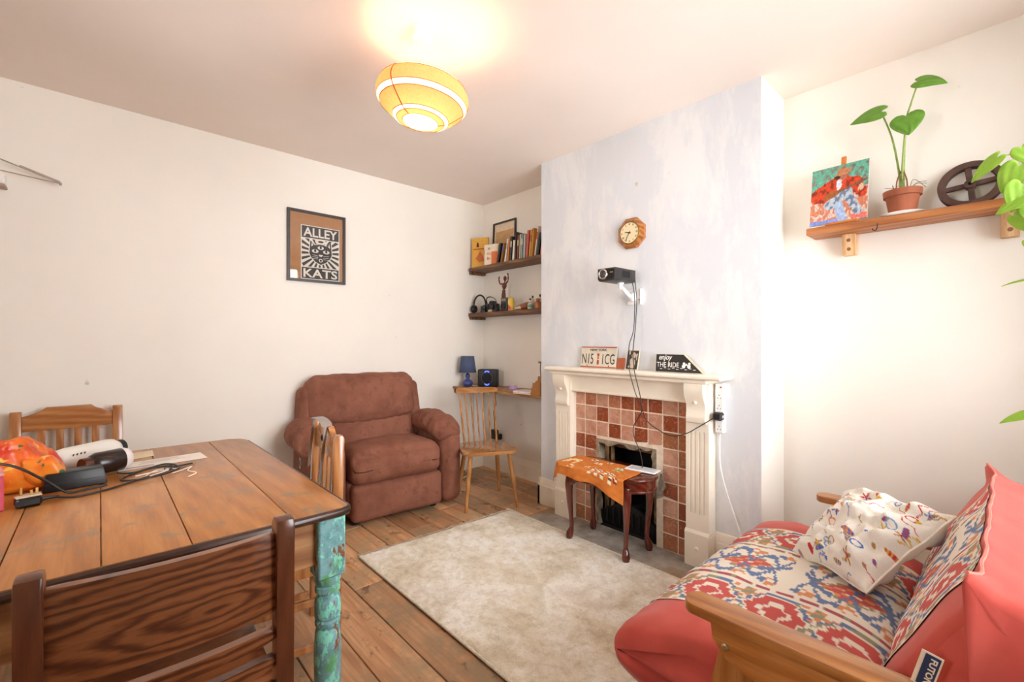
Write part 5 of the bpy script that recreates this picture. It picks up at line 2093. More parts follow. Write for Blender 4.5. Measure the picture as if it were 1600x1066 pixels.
def leaf_mesh(name, L, W, notch=0.2, cup=0.15, fold=0.1, droop=0.25, n=14):
    """heart-shaped blade in the xy plane, stalk at the origin, tip along +y"""
    vs, fs = [], []
    m = 10
    for i in range(n + 1):
        t_ = i / n
        y = -notch * L + (1 + notch) * L * t_
        # half-width of a heart: wide shoulders, pointed tip
        w = W / 2 * (math.sin(PI * min(1, (t_ * 0.94 + 0.06)) ** 0.62)) ** 0.75 if t_ < 1 else 0.0005
        for k in range(-m, m + 1):
            s = k / m
            yy = y
            if y < 0:      # lobes either side of the stalk
                yy = y * (1 - (1 - abs(s)) ** 3 * 1.0)
            z = -cup * W * s * s * 0.5 + fold * W * abs(s) * 0.5 - droop * L * (max(0, yy) / L) ** 2 + 0.01 * W * math.sin(6 * yy / L + k)
            vs.append((s * w, yy, z))
    c_ = 2 * m + 1
    for i in range(n):
        for k in range(2 * m):
            a = i * c_ + k
            fs.append((a, a + 1, a + c_ + 1, a + c_))
    me = bpy.data.meshes.new(name)
    me.from_pydata(vs, [], fs)
    me.update()
    return me


def place_leaf(parent, at_, tip, up, L, W, name='leaf', mat=None, **kw):
    o = obj(name, leaf_mesh(name, L, W, **kw), mat or m_leaf, parent, ang=180)
    Yd = Vector(tip).normalized()
    Zd = (Vector(up) - Yd * Vector(up).dot(Yd)).normalized()
    Xd = Yd.cross(Zd)
    M = Matrix((Xd, Yd, Zd)).transposed().to_4x4()
    M.translation = Vector(at_)
    o.matrix_local = M
    solid(o, 0.0008, 0)
    return o


m_stem = plain('green_stem', '#8DA24E', 0.5, 0, 0.15, 40)
stalks = [[(-0.005, 0.0, 0.08), (-0.012, -0.01, 0.2), (-0.035, -0.02, 0.36), (-0.075, -0.03, 0.5)],
          [(0.005, 0.0, 0.08), (0.006, -0.01, 0.25), (0.015, -0.02, 0.42), (0.035, -0.03, 0.5), (0.06, -0.035, 0.585)],
          [(0.0, 0.005, 0.08), (0.002, -0.02, 0.2), (0.012, -0.04, 0.34), (0.02, -0.05, 0.435)]]
for s_ in stalks:
    one('stalk', lambda bm: tube(bm, cr(s_, 6), [0.0055, 0.003], 8), m_stem, pt, ang=180)
place_leaf(pt, stalks[0][-1], (-0.95, -0.1, 0.05), (0.05, -0.8, 0.6), 0.12, 0.12, droop=0.3)
place_leaf(pt, stalks[1][-1], (0.85, -0.1, -0.2), (0.15, -0.8, 0.6), 0.1, 0.095, droop=0.3)
place_leaf(pt, stalks[2][-1], (0.12, -0.35, -0.9), (0.0, -0.9, 0.35), 0.10, 0.125, droop=0.1)
for k in range(8):
    a = random.uniform(0, 6.28)
    p0 = (0.03 * math.cos(a), 0.03 * math.sin(a), 0.085)
    p1 = (0.05 * math.cos(a), 0.05 * math.sin(a), 0.085 + random.uniform(0.03, 0.09))
    p2 = (0.085 * math.cos(a + 0.4), 0.06 * math.sin(a + 0.4), 0.085 + random.uniform(0.0, 0.08))
    one('dry_rootlet', lambda bm: tube(bm, cr([p0, p1, p2], 5), 0.0012, 5), plain('brown_rootlet', '#7A6238', 0.8), pt)
for s in (-1, 1):
    one('aerial_root', lambda bm: tube(bm, cr([(s * 0.004, -0.01, 0.2), (s * 0.018, -0.02, 0.15), (s * 0.02, -0.015, 0.085)], 5), 0.003, 6), plain('root_brown', '#8A5638', 0.7), pt)
tag(one('saucer', lambda bm: lathe(bm, [(0.06, 0.0), (0.075, 0.002), (0.085, 0.009), (0.082, 0.0115), (0.05, 0.0095)], 32), plain('white_ceramic', '#EFEDE9', 0.3), None, loc=(2.80, 0.352, SZ + 0.0005), ang=50), 'white saucer under the terracotta plant pot', 'saucer')

wh = thing('iron_wheel', 'rusty brown iron wheel with four spokes leaning on the shelf', 'wheel', (2.862, 0.13, SZ), R(-90))
wh.rotation_euler = (R(-13), 0, R(-90))
m_rust = plain('rusty_iron', '#5A4138', 0.65, 0.35, 0.25, 22, 0.4)
WR = 0.108


def rect_ring(bm, R0, R1, y0, y1, cz, n=48):
    rg = [[bm.verts.new((r_ * math.cos(2 * PI * k / n), y, cz + r_ * math.sin(2 * PI * k / n))) for k in range(n)] for r_, y in ((R0, y0), (R1, y0), (R1, y1), (R0, y1))]
    for q in range(4):
        a, b = rg[q], rg[(q + 1) % 4]
        for k in range(n):
            j = (k + 1) % n
            bm.faces.new((a[k], a[j], b[j], b[k]))


one('rim', lambda bm: rect_ring(bm, WR - 0.027, WR, -0.028, 0.0, WR), m_rust, wh)
for k in range(4):
    a = R(6 + 90 * k)
    one('spoke', lambda bm: box(bm, (0.052 * math.cos(a), -0.014, WR + 0.052 * math.sin(a)), (0.078, 0.016, 0.022), 0.003, (0, -a, 0)), m_rust, wh)
one('hub', lambda bm: rect_ring(bm, 0.008, 0.02, -0.03, 0.002, WR, 20), m_rust, wh)

# trailing vine at the right edge
lf2 = NT('lime_leaf')
v = lf2.obj()
n = lf2.noise(v, 24, 5)
lf2.base(lf2.ramp(n, [(0.3, hx('#8CB83A')), (0.7, hx('#B5D85A'))]))
lf2.b.inputs['Roughness'].default_value = 0.45
tr2 = lf2.add('ShaderNodeBsdfTranslucent')
tr2.inputs[0].default_value = (*hx('#C8E86A'), 1)
mx2 = lf2.add('ShaderNodeMixShader')
mx2.inputs[0].default_value = 0.4
lf2.link(lf2.b.outputs[0], mx2.inputs[1])
lf2.link(tr2.outputs[0], mx2.inputs[2])
lf2.link(mx2.outputs[0], lf2.n['Material Output'].inputs[0])
m_lime = lf2.m
vn = thing('trailing_plant', 'lime green heart-leaved vine trailing down from the shelf end', 'plant', (2.79, -0.21, SZ))
bm = bmesh.new()
lathe(bm, [(0.06, 0.0), (0.075, 0.11), (0.08, 0.112), (0.08, 0.13), (0.072, 0.13), (0.066, 0.1)], 28)
obj('pot', bm, m_terra, vn, ang=40)
one('soil', lambda bm: lathe(bm, [(0.066, 0.1), (0.05, 0.104), (0.002, 0.106)], 20), plain('dry_soil', '#4A3626', 0.95, 0, 0.3, 80, 0.5), vn)
V0 = Vector((2.79, -0.21, SZ))


def vl(p):
    return Vector(p) - V0


vines = [[(2.78, -0.2, 1.97), (2.70, -0.12, 2.03), (2.64, -0.03, 2.0), (2.60, 0.04, 1.985)],
         [(2.77, -0.2, 1.96), (2.68, -0.13, 1.98), (2.60, -0.05, 1.9), (2.585, -0.035, 1.75), (2.59, -0.04, 1.6), (2.585, -0.035, 1.5), (2.59, -0.04, 1.3), (2.585, -0.05, 1.0)],
         [(2.76, -0.19, 1.96), (2.66, -0.1, 1.92), (2.62, -0.03, 1.85), (2.6, 0.0, 1.79)]]
for s_ in vines:
    one('vine_stem', lambda bm: tube(bm, cr([vl(p) for p in s_], 8), 0.0025, 6), m_stem, vn, ang=180)
for p, tip, up, L, W in (((2.60, 0.045, 1.985), (0.1, 0.75, -0.6), (-0.7, 0.1, 0.6), 0.105, 0.075),
                         ((2.60, -0.012, 1.935), (-0.05, 0.45, -0.9), (-0.95, -0.1, 0.3), 0.10, 0.095),
                         ((2.59, -0.02, 1.86), (-0.1, 0.2, -0.95), (-0.9, -0.3, 0.1), 0.10, 0.09),
                         ((2.585, -0.045, 1.815), (-0.2, 0.85, -0.4), (-0.7, 0.0, 0.7), 0.11, 0.085),
                         ((2.6, 0.0, 1.745), (-0.1, -0.35, -0.9), (-0.8, 0.5, -0.2), 0.07, 0.05),
                         ((2.61, -0.02, 2.005), (0.1, -0.3, -0.7), (-0.8, 0.2, 0.5), 0.07, 0.07),
                         ((2.585, -0.04, 1.5), (-0.2, 0.9, -0.1), (-0.2, 0.1, 0.95), 0.075, 0.05),
                         ((2.585, -0.05, 1.0), (-0.2, 0.9, -0.35), (-0.6, 0.2, 0.75), 0.1, 0.05),
                         ((2.585, -0.05, 1.78), (-0.1, -0.3, -0.9), (-0.9, 0, 0.2), 0.1, 0.09),
                         ((2.64, -0.06, 1.96), (-0.3, -0.3, -0.8), (-0.9, 0, 0.4), 0.09, 0.085),
                         ((2.585, -0.05, 1.65), (-0.2, -0.7, -0.6), (-0.9, 0, 0.4), 0.09, 0.08)):
    place_leaf(vn, vl(p), tip, up, L, W, mat=m_lime, droop=0.2)

# ------------------------------------------------------------------ folding arm on the back wall, far left
m_arm = plain('grey_painted_metal', '#B5AAA0', 0.4, 0.5)
ar = thing('folding_wall_bracket', 'folded grey metal bracket fixed high on the back wall at the left edge', 'bracket', (-0.39, yb(-0.39), 2.1))
ya = -0.06
one('mount', lambda bm: box(bm, (0.0, -0.045, 0.0), (0.06, 0.088, 0.055), 0.006), m_wpl, ar)
one('mount_cap', lambda bm: box(bm, (0.002, -0.045, -0.033), (0.062, 0.088, 0.014), 0.004), plain('tan_plastic', '#B49A86', 0.5), ar)
one('arm_rod', lambda bm: tube(bm, [(-0.02, ya, 0.115), (0.23, ya, 0.03)], 0.0035, 8), m_arm, ar)
one('arm_channel', lambda bm: box(bm, (0.155, ya, 0.06), (0.16, 0.008, 0.012), 0.002, (0, R(18.5), 0)), m_arm, ar)
one('arm_rod', lambda bm: tube(bm, [(0.0, ya - 0.01, 0.045), (0.23, ya - 0.01, 0.025)], 0.003, 8), m_arm, ar)
one('end_joint', lambda bm: box(bm, (0.232, ya, 0.026), (0.012, 0.016, 0.014), 0.002), m_arm, ar)
one('hook_loop', lambda bm: tube(bm, cr([(-0.02, ya, 0.115), (-0.012, ya, 0.13), (-0.03, ya, 0.135), (-0.038, ya, 0.12), (-0.025, ya, 0.108)], 4), 0.003, 6), m_arm, ar)
# ------------------------------------------------------------------ far alcove: shelves, desk and what stands on them
m_dsh = wood('dark_reclaimed_shelf', '#4A2E1C', '#6E4A2E', '#8A6240', 0, 1.4, 0.6, 0.4, 0.15)
YA0, YA1 = CH1 + 0.002, yb(2.5) - 0.003
ALW = YA1 - YA0


def alcove_shelf(label, ztop, depth, blocks):
    s = thing('alcove_shelf', label, 'shelf', (XA - 0.0005, (YA0 + YA1) / 2, ztop - 0.034), R(-90), 'alcove shelves')
    one('shelf_board', lambda bm: box(bm, (0, -depth / 2, 0.017), (ALW - 0.004, depth, 0.034), 0.004), m_dsh, s)
    for xx in blocks:
        one('support_batten', lambda bm: box(bm, (xx, -depth / 2 - 0.0, -0.0135), (0.035, depth * 0.9, 0.026), 0.003), m_dsh, s)
    return s


ST, SM = 1.985, 1.54
alcove_shelf('upper dark timber alcove shelf carrying the row of books', ST, 0.2, (-ALW / 2 + 0.02, ALW / 2 - 0.02))
alcove_shelf('lower dark timber alcove shelf carrying the headphones and ornaments', SM, 0.2, (-ALW / 2 + 0.02, ALW / 2 - 0.02))

m_pages = plain('book_pages', '#E6DAC2', 0.8, 0, 0.06, 120)


def book(label, ycen, xfront, th, h, dep, col, tilt=0, turn=0, col2=None, zbase=ST):
    """spine (or cover when turned) faces the room"""
    b = thing('book', label, 'book', (xfront, ycen, zbase + 0.0008), R(-90) + turn, 'books on the upper alcove shelf')
    b.rotation_euler = (0, R(tilt), R(-90) + turn)
    if tilt:
        b.location.z += abs(math.sin(R(tilt))) * th / 2
    m = plain('cover_' + col.strip('#').lower(), col, 0.45, 0, 0.05, 60)
    bm = bmesh.new()
    c_ = 0.002
    box(bm, (0, c_ / 2, h / 2), (th, c_, h))
    box(bm, (-th / 2 + c_ / 2, dep / 2, h / 2), (c_, dep, h))
    box(bm, (th / 2 - c_ / 2, dep / 2, h / 2), (c_, dep, h))
    obj('cover', bm, m, b, ang=0)
    one('pages', lambda bm: box(bm, (0, dep / 2 - 0.001, h / 2), (th - 2 * c_ - 0.0005, dep - 0.006, h - 0.007)), m_pages, b, ang=0)
    if col2:
        m2 = plain('cover_' + col2.strip('#').lower(), col2, 0.5, 0, 0.05, 60)
        one('spine_label', lambda bm: box(bm, (0, -0.0004, h * 0.68), (th * 0.8, 0.0008, h * 0.25)), m2, b, ang=0)
    return b


XF = 2.722
# two books stand with their covers to the room
bk1 = book('tall yellow illustrated book standing cover-out in the corner of the shelf', 3.425, 2.80, 0.018, 0.29, 0.18, '#D9A23F', 0, R(114))
one('cover_band', lambda bm: box(bm, (-0.0094, 0.088, 0.18), (0.0006, 0.15, 0.012)), plain('cover_b04a2a', '#B04A2A', 0.5), bk1, ang=0)
one('cover_picture', lambda bm: prism(bm, [(0.04, 0.06), (0.1, 0.05), (0.14, 0.09), (0.11, 0.13), (0.09, 0.16), (0.06, 0.12)], -0.0096, -0.0091, 'yz'), plain('cover_c0642e', '#C0642E', 0.5), bk1, ang=0)
one('cover_picture', lambda bm: prism(bm, [(0.1, 0.2), (0.13, 0.2), (0.125, 0.235), (0.115, 0.25), (0.105, 0.235)], -0.0096, -0.0091, 'yz'), plain('cover_4a2a1a', '#4A2A1A', 0.5), bk1, ang=0)
book('thin white book edge with red spine next to the yellow cover', 3.408, 2.735, 0.012, 0.19, 0.13, '#E7DDD2', 0, 0, '#C04A38')
book('thin pinkish white paperback beside the lettered cover', 3.393, 2.735, 0.012, 0.185, 0.13, '#D8B9AA', 0, 0, '#B8503C')
bk2 = book('white book with red lettering standing cover-out on the shelf', 3.247, 2.775, 0.016, 0.195, 0.15, '#E9D9BE', 0, R(110))
for q, (txt, w_) in enumerate((('W', 0.03), ('Go', 0.042), ('Br', 0.04))):
    text('cover_lettering', txt, w_, 0.026, plain('cover_c23b2b', '#C23B2B', 0.5), bk2, (-0.0086, 0.1, 0.155 - 0.045 * q), (R(90), 0, R(-90)), 0.01)
one('cover_block', lambda bm: box(bm, (-0.0084, 0.04, 0.065), (0.0006, 0.07, 0.12)), plain('cover_d9743a', '#D9743A', 0.5), bk2, ang=0)
book('slim green book leaning behind the lettered cover', 3.30, 2.785, 0.012, 0.22, 0.06, '#8B9478', -14)
specs = [('black hardback leaning left beside the orange cover', 3.215, 0.026, 0.185, '#1F1A1A', 14, None),
         ('brown paperback leaning on the black hardback', 3.168, 0.018, 0.18, '#9C6A34', 13, '#5A6AA8'),
         ('white paperback leaning in the middle of the row', 3.105, 0.022, 0.205, '#E8E1D6', 12, '#B9B0A4'),
         ('orange paperback upright in the middle of the row', 3.062, 0.018, 0.2, '#D98236', 6, None),
         ('charcoal book with a pale emblem on its spine', 3.028, 0.026, 0.215, '#34302E', 4, '#B9B2A6'),
         ('cream paperback shorter than its dark neighbours', 2.99, 0.026, 0.175, '#E3D8C4', 5, None),
         ('tall black book half hidden behind the middle paperbacks', 2.958, 0.02, 0.245, '#2A2220', 0, None),
         ('russet brown paperback right of the tall black book', 2.93, 0.018, 0.21, '#8E4A30', 2, '#D9B98A'),
         ('grey white paperback beside the russet one', 2.905, 0.016, 0.215, '#CFC8BA', 2, None),
         ('teal grey paperback in the right half of the row', 2.882, 0.018, 0.215, '#8FA6A0', 2, '#E2DCCF'),
         ('pale stone paperback beside the teal one', 2.857, 0.018, 0.205, '#D6CDBC', 3, None),
         ('coral red paperback in the right half of the row', 2.825, 0.022, 0.235, '#D6605A', 5, None),
         ('mustard yellow paperback next to the coral red one', 2.79, 0.02, 0.235, '#D9A94A', 6, '#B5652E'),
         ('ochre paperback second of the two yellow spines', 2.762, 0.022, 0.24, '#C98A34', 6, None),
         ('white paperback leaning near the chimney end of the row', 2.722, 0.016, 0.25, '#E6DCD0', 10, '#C85A3A'),
         ('black paperback at the chimney end of the row', 2.688, 0.022, 0.19, '#231C1B', 10, None),
         ('red topped paperback tucked against the chimney breast', 2.65, 0.02, 0.235, '#C9553A', 9, None)]
for lab, yy, th_, h_, col, tl, c2 in specs:
    book(lab, yy, XF + random.uniform(0, 0.012), th_, h_, 0.13, col, tl, 0, c2)

f2 = thing('framed_picture', 'small black framed drawing standing behind the books', 'picture', (2.892, 3.305, ST + 0.001), R(-90))
f2.rotation_euler = (R(-2.5), 0, R(-90))
one('frame', lambda bm: [prism(bm, q, -0.018, 0, 'xz') for q in ([(-0.165, 0), (0.165, 0), (0.15, 0.015), (-0.15, 0.015)], [(0.165, 0), (0.165, 0.44), (0.15, 0.425), (0.15, 0.015)], [(0.165, 0.44), (-0.165, 0.44), (-0.15, 0.425), (0.15, 0.425)], [(-0.165, 0.44), (-0.165, 0), (-0.15, 0.015), (-0.15, 0.425)])], plain('thin_black_frame', '#2A211D', 0.4), f2, ang=0)
one('mount_board', lambda bm: box(bm, (0, -0.004, 0.22), (0.3, 0.004, 0.41)), plain('picture_mount', '#E2CDB2', 0.8), f2, ang=0)
one('drawing', lambda bm: box(bm, (0, -0.0065, 0.2), (0.26, 0.001, 0.3)), plain('picture_ochre', '#C9A070', 0.8), f2, ang=0)
one('drawing_lines', lambda bm: [box(bm, (-0.1 + 0.025 * k, -0.0075, 0.2 + 0.02 * math.sin(k * 2)), (0.006, 0.0008, 0.14 + 0.03 * math.cos(k * 3)), 0, (0, 0.1 * math.sin(k), 0)) for k in range(9)], plain('picture_grey', '#9A8A78', 0.8), f2, ang=0)

# ---- lower shelf
hp = thing('headphones', 'black over-ear headphones standing at the left end of the lower shelf', 'headphones', (2.765, 3.52, SM + 0.001), R(-74))
one('headband', lambda bm: tube(bm, [(0.072 * math.cos(R(a)), 0, 0.075 + 0.1 * math.sin(R(a))) for a in range(-12, 193, 8)], 0.009, 8), m_pblk, hp, ang=180)
for s in (-1, 1):
    one('ear_cup', lambda bm: lathe(bm, [(0.03, 0), (0.036, 0.008), (0.036, 0.02), (0.025, 0.032), (0.004, 0.034)], 20, TR((s * 0.062, 0, 0.042), (0, R(90 * s), 0), (1.1, 1, 1))), m_pblk, hp, ang=60)
    one('ear_pad', lambda bm: tube(bm, [(s * 0.056, 0.024 * math.cos(t * PI / 10), 0.042 + 0.027 * math.sin(t * PI / 10)) for t in range(20)], 0.01, 8, True), plain('soft_black', '#262221', 0.8), hp, ang=180)
bc = thing('film_camera', 'black camera with dangling strap beside the headphones', 'camera', (2.785, 3.345, SM + 0.001), R(-75))
one('camera_body', lambda bm: box(bm, (0, 0, 0.042), (0.13, 0.06, 0.082), 0.012, seg=2), m_pblk, bc)
one('lens_barrel', lambda bm: lathe(bm, [(0.034, 0.028), (0.034, 0.06), (0.03, 0.062), (0.03, 0.055), (0.002, 0.05)], 22, TR((0.01, 0, 0.045), (R(90), 0, 0))), plain('lens_black', '#1B1919', 0.25), bc)
one('prism_hump', lambda bm: prism(bm, [(-0.03, 0.08), (0.03, 0.08), (0.02, 0.108), (-0.02, 0.108)], -0.028, 0.025, 'xz', None, 0.003), m_pblk, bc)
one('strap', lambda bm: tube(bm, cr([(-0.064, 0, 0.075), (-0.05, -0.03, 0.13), (0.0, -0.04, 0.145), (0.055, -0.04, 0.12), (0.085, -0.04, 0.06), (0.08, -0.035, 0.012), (0.066, -0.03, 0.05)], 6), 0.005, 6, flat=0.4), plain('soft_black', '#262221', 0.8), bc, ang=180)
lens2 = tag(one('spare_lens', lambda bm: lathe(bm, [(0.03, 0), (0.031, 0.02), (0.028, 0.024), (0.03, 0.028), (0.03, 0.06), (0.026, 0.062)], 22), m_pblk, None, loc=(2.737, 3.425, SM + 0.001)), 'short black camera lens standing between headphones and camera', 'lens')
for xx, yy, cc, lb in ((2.725, 3.30, '#C9AE8C', 'small beige matchbox lying before the camera'), (2.72, 3.235, '#3A2A22', 'small dark tin lying before the mannequin')):
    tag(one('small_box', lambda bm: box(bm, (0, 0, 0.01), (0.03, 0.05, 0.02), 0.003), plain('boxcol_' + cc[1:], cc, 0.6), None, loc=(xx, yy, SM + 0.001), rot=(0, 0, R(10))), lb, 'box')

# wooden artist's mannequin, arms raised
mn = thing('artist_mannequin', "dark wooden artist's mannequin with both arms raised on the lower shelf", 'mannequin', (2.80, 3.205, SM + 0.001), R(-90))
m_mq = wood('mannequin_wood', '#4A1E12', '#6A3220', '#84462E', 2, 3, 0.35, 0.3, 0.04)


def limb(name, a, b, r0, r1, r2):
    a, b = Vector(a), Vector(b)
    one(name, lambda bm: tube(bm, [a, a + (b - a) * 0.1, a + (b - a) * 0.45, a + (b - a) * 0.9, b], [r0 * 0.5, r0, r1, r2, r2 * 0.5], 10), m_mq, mn, ang=180)


one('stand', lambda bm: lathe(bm, [(0.042, 0), (0.042, 0.01), (0.036, 0.014)], 24), m_mq, mn)
limb('lower_leg', (-0.028, -0.005, 0.016), (-0.018, 0, 0.1), 0.007, 0.009, 0.008)
limb('thigh', (-0.018, 0, 0.102), (-0.01, 0, 0.18), 0.009, 0.011, 0.011)
limb('lower_leg', (0.006, 0.01, 0.05), (0.018, 0, 0.11), 0.007, 0.009, 0.008)
limb('thigh', (0.018, 0, 0.112), (0.01, 0, 0.18), 0.009, 0.011, 0.011)
limb('pelvis', (0, 0, 0.172), (0.004, 0, 0.208), 0.014, 0.018, 0.013)
limb('torso', (0.004, 0, 0.208), (0.014, 0, 0.268), 0.014, 0.024, 0.02)
limb('neck', (0.014, 0, 0.265), (0.02, 0, 0.288), 0.006, 0.006, 0.006)
one('head', lambda bm: lathe(bm, [(0.003, 0.282), (0.013, 0.292), (0.017, 0.306), (0.015, 0.322), (0.004, 0.332)], 14, TR((0.021, 0, 0))), m_mq, mn, ang=180)
limb('upper_arm', (-0.006, 0, 0.262), (-0.052, 0, 0.262), 0.007, 0.008, 0.007)
limb('forearm', (-0.052, 0, 0.262), (-0.068, 0, 0.312), 0.006, 0.007, 0.006)
limb('hand', (-0.068, 0, 0.312), (-0.055, -0.004, 0.336), 0.005, 0.008, 0.004)
limb('upper_arm', (0.034, 0, 0.258), (0.062, 0, 0.285), 0.007, 0.008, 0.007)
limb('forearm', (0.062, 0, 0.285), (0.064, 0, 0.33), 0.006, 0.007, 0.006)
limb('hand', (0.064, 0, 0.33), (0.06, -0.003, 0.358), 0.005, 0.008, 0.004)

oc = thing('vintage_camera', 'boxy black vintage camera with round lens before the mannequin', 'camera', (2.745, 3.115, SM + 0.001), R(-80))
one('camera_body', lambda bm: box(bm, (0, 0, 0.06), (0.07, 0.06, 0.12), 0.006), plain('vintage_black', '#2B2623', 0.4), oc)
one('lens', lambda bm: lathe(bm, [(0.026, 0.03), (0.026, 0.038), (0.018, 0.04), (0.018, 0.034), (0.002, 0.032)], 20, TR((0, 0, 0.045), (R(90), 0, 0))), m_pblk, oc)
one('name_plate', lambda bm: box(bm, (0, -0.0305, 0.1), (0.05, 0.001, 0.024)), plain('pewter', '#8E8676', 0.4, 0.6), oc)
tn = thing('drink_can', 'yellow can with a red and white pattern on the lower shelf', 'can', (2.735, 3.03, SM + 0.001), R(-90))
one('can_body', lambda bm: lathe(bm, [(0.024, 0), (0.027, 0.004), (0.027, 0.105), (0.023, 0.112)], 24), plain('can_yellow', '#DDB93A', 0.35), tn)
one('can_band', lambda bm: [prism(bm, [(-0.0275 * math.sin(R(a)), -0.0275 * math.cos(R(a))), (-0.0275 * math.sin(R(a + 12)), -0.0275 * math.cos(R(a + 12))), (-0.0265 * math.sin(R(a + 12)), -0.0265 * math.cos(R(a + 12))), (-0.0265 * math.sin(R(a)), -0.0265 * math.cos(R(a)))], 0.006, 0.05 - abs(a) * 0.0004, 'xy') for a in range(-60, 60, 12)], plain('can_red', '#C8402E', 0.35), tn)
one('can_label', lambda bm: [prism(bm, [(-0.0275 * math.sin(R(a)), -0.0275 * math.cos(R(a))), (-0.0275 * math.sin(R(a + 12)), -0.0275 * math.cos(R(a + 12))), (-0.0265 * math.sin(R(a + 12)), -0.0265 * math.cos(R(a + 12))), (-0.0265 * math.sin(R(a)), -0.0265 * math.cos(R(a)))], 0.052, 0.09 - abs(a) * 0.0003, 'xy') for a in range(0, 72, 12)], plain('can_white', '#EFE8D8', 0.35), tn)
one('can_lid', lambda bm: lathe(bm, [(0.023, 0.112), (0.024, 0.115), (0.002, 0.113)], 24), plain('tin_grey', '#A7A29B', 0.3, 0.8), tn)
sh = thing('clog_ornament', 'brown and cream clog ornament lying on the lower shelf', 'ornament', (2.75, 2.895, SM + 0.001), R(-90))


def clog(p, u):
    q = p.copy()
    t_ = (u.x + 1) / 2
    q.z = (q.z + 0.03) * (0.55 + 0.6 * t_) - 0.03
    q.y *= 0.6 + 0.5 * math.sin(PI * (0.15 + 0.7 * t_))
    return q


one('clog_body', lambda bm: softbox(bm, (0, 0, 0.031), (0.16, 0.06, 0.06), 0.028, (18, 8, 8), clog), plain('clog_brown', '#8A4A28', 0.3), sh, ang=180)
one('clog_sole', lambda bm: softbox(bm, (-0.03, -0.003, 0.022), (0.11, 0.062, 0.036), 0.017, (14, 6, 4), clog), plain('clog_cream', '#D9C19A', 0.5), sh, ang=180)


def bottle(label, x, y, r_, h_, col, capcol, lab=None):
    b = thing('small_bottle', label, 'bottle', (x, y, SM + 0.001), R(-90))
    one('bottle_body', lambda bm: lathe(bm, [(r_ * 0.9, 0), (r_, 0.004), (r_, h_ * 0.6), (r_ * 0.45, h_ * 0.75), (r_ * 0.4, h_ * 0.85)], 18), plain('bottle_' + col[1:], col, 0.2), b)
    one('cap', lambda bm: lathe(bm, [(r_ * 0.5, h_ * 0.84), (r_ * 0.52, h_), (r_ * 0.4, h_ * 1.01)], 14), plain('cap_' + capcol[1:], capcol, 0.4), b)
    if lab:
        one('label_band', lambda bm: lathe(bm, [(r_ * 1.02, h_ * 0.15), (r_ * 1.02, h_ * 0.5)], 18, None, False), plain('lab_' + lab[1:], lab, 0.6), b)
    return b


bottle('small jar with a green and white label on the lower shelf', 2.73, 2.775, 0.026, 0.075, '#C9C6B8', '#D9D4C6', '#6E9A80')
bottle('small clear bottle with a dark red cap behind the clog', 2.80, 2.82, 0.016, 0.12, '#C9B9A8', '#6A2A22')
bottle('second clear bottle with a dark cap near the chimney breast', 2.80, 2.73, 0.016, 0.125, '#CDBBA8', '#5A2420')
bottle('squat amber brown jar at the chimney end of the lower shelf', 2.75, 2.705, 0.032, 0.085, '#A8622E', '#8A4E2A')
bottle('upright brown bottle tucked behind the clog toe', 2.81, 2.86, 0.018, 0.1, '#7A3A20', '#3A2018')

# ---- desk board across the alcove
DZ = 0.832
dk = thing('alcove_desk', 'narrow wooden desk board fitted across the far alcove', 'desk', (XA - 0.0005, (YA0 + YA1) / 2, 0), R(-90))
m_dk = wood('oak_desk_board', '#7E5632', '#A67A4C', '#BE9464', 0, 1.2, 0.5, 0.4, 0.1)
bm = bmesh.new()
prism(bm, [(-ALW / 2 + 0.002, 0), (ALW / 2 - 0.002, 0), (ALW / 2 - 0.002, -0.335), (-ALW / 2 + 0.002, -0.385)], DZ - 0.022, DZ, 'xy', None, 0.003)
obj('desk_top', bm, m_dk, dk)
one('wall_batten', lambda bm: box(bm, (-ALW / 2 + 0.014, -0.19, DZ - 0.042), (0.024, 0.36, 0.04), 0.003), m_dsh, dk)
bm = bmesh.new()
prism(bm, [(-ALW / 2 + 0.004, -0.04), (-ALW / 2 + 0.022, -0.04), (-ALW / 2 + 0.022, -0.13), (-ALW / 2 + 0.004, -0.13)], 0.175, DZ - 0.062, 'xy', None, 0.002)  # white upright strip along the back wall below the desk
obj('white_upright', bm, plain('white_board', '#F6F4F2', 0.5, 0, 0.01), dk, label='white upright strip')

tl_ = thing('table_lamp', 'small blue table lamp with a ceramic gourd base on the desk', 'lamp', (2.61, 3.51, DZ + 0.0005))
m_bl = plain('blue_ceramic', '#3E4A86', 0.2)
one('lamp_base', lambda bm: lathe(bm, [(0.028, 0), (0.032, 0.004), (0.047, 0.02), (0.05, 0.035), (0.042, 0.053), (0.022, 0.068), (0.016, 0.078), (0.022, 0.092), (0.024, 0.104), (0.017, 0.118), (0.01, 0.124), (0.01, 0.145)], 28), m_bl, tl_, ang=180)
bm = bmesh.new()
lathe(bm, [(0.082, 0.135), (0.062, 0.288)], 36, None, False)
sh_o = obj('lamp_shade', bm, plain('blue_linen', '#4B5674', 0.9, 0, 0.06, 200, 0.2), tl_, ang=180)
solid(sh_o, 0.002)
one('shade_trim', lambda bm: [tube(bm, [(r_ * math.cos(t * PI / 18), r_ * math.sin(t * PI / 18), z_) for t in range(36)], 0.002, 5, True) for r_, z_ in ((0.082, 0.135), (0.062, 0.288))], plain('grey_trim', '#6E7080', 0.7), tl_)
one('lamp_flex', lambda bm: tube(bm, cr([(0.04, -0.03, 0.008), (0.07, -0.06, 0.005), (0.1, -0.06, 0.004), (0.16, -0.04, 0.004)], 6), 0.0025, 6), m_wpl, tl_)

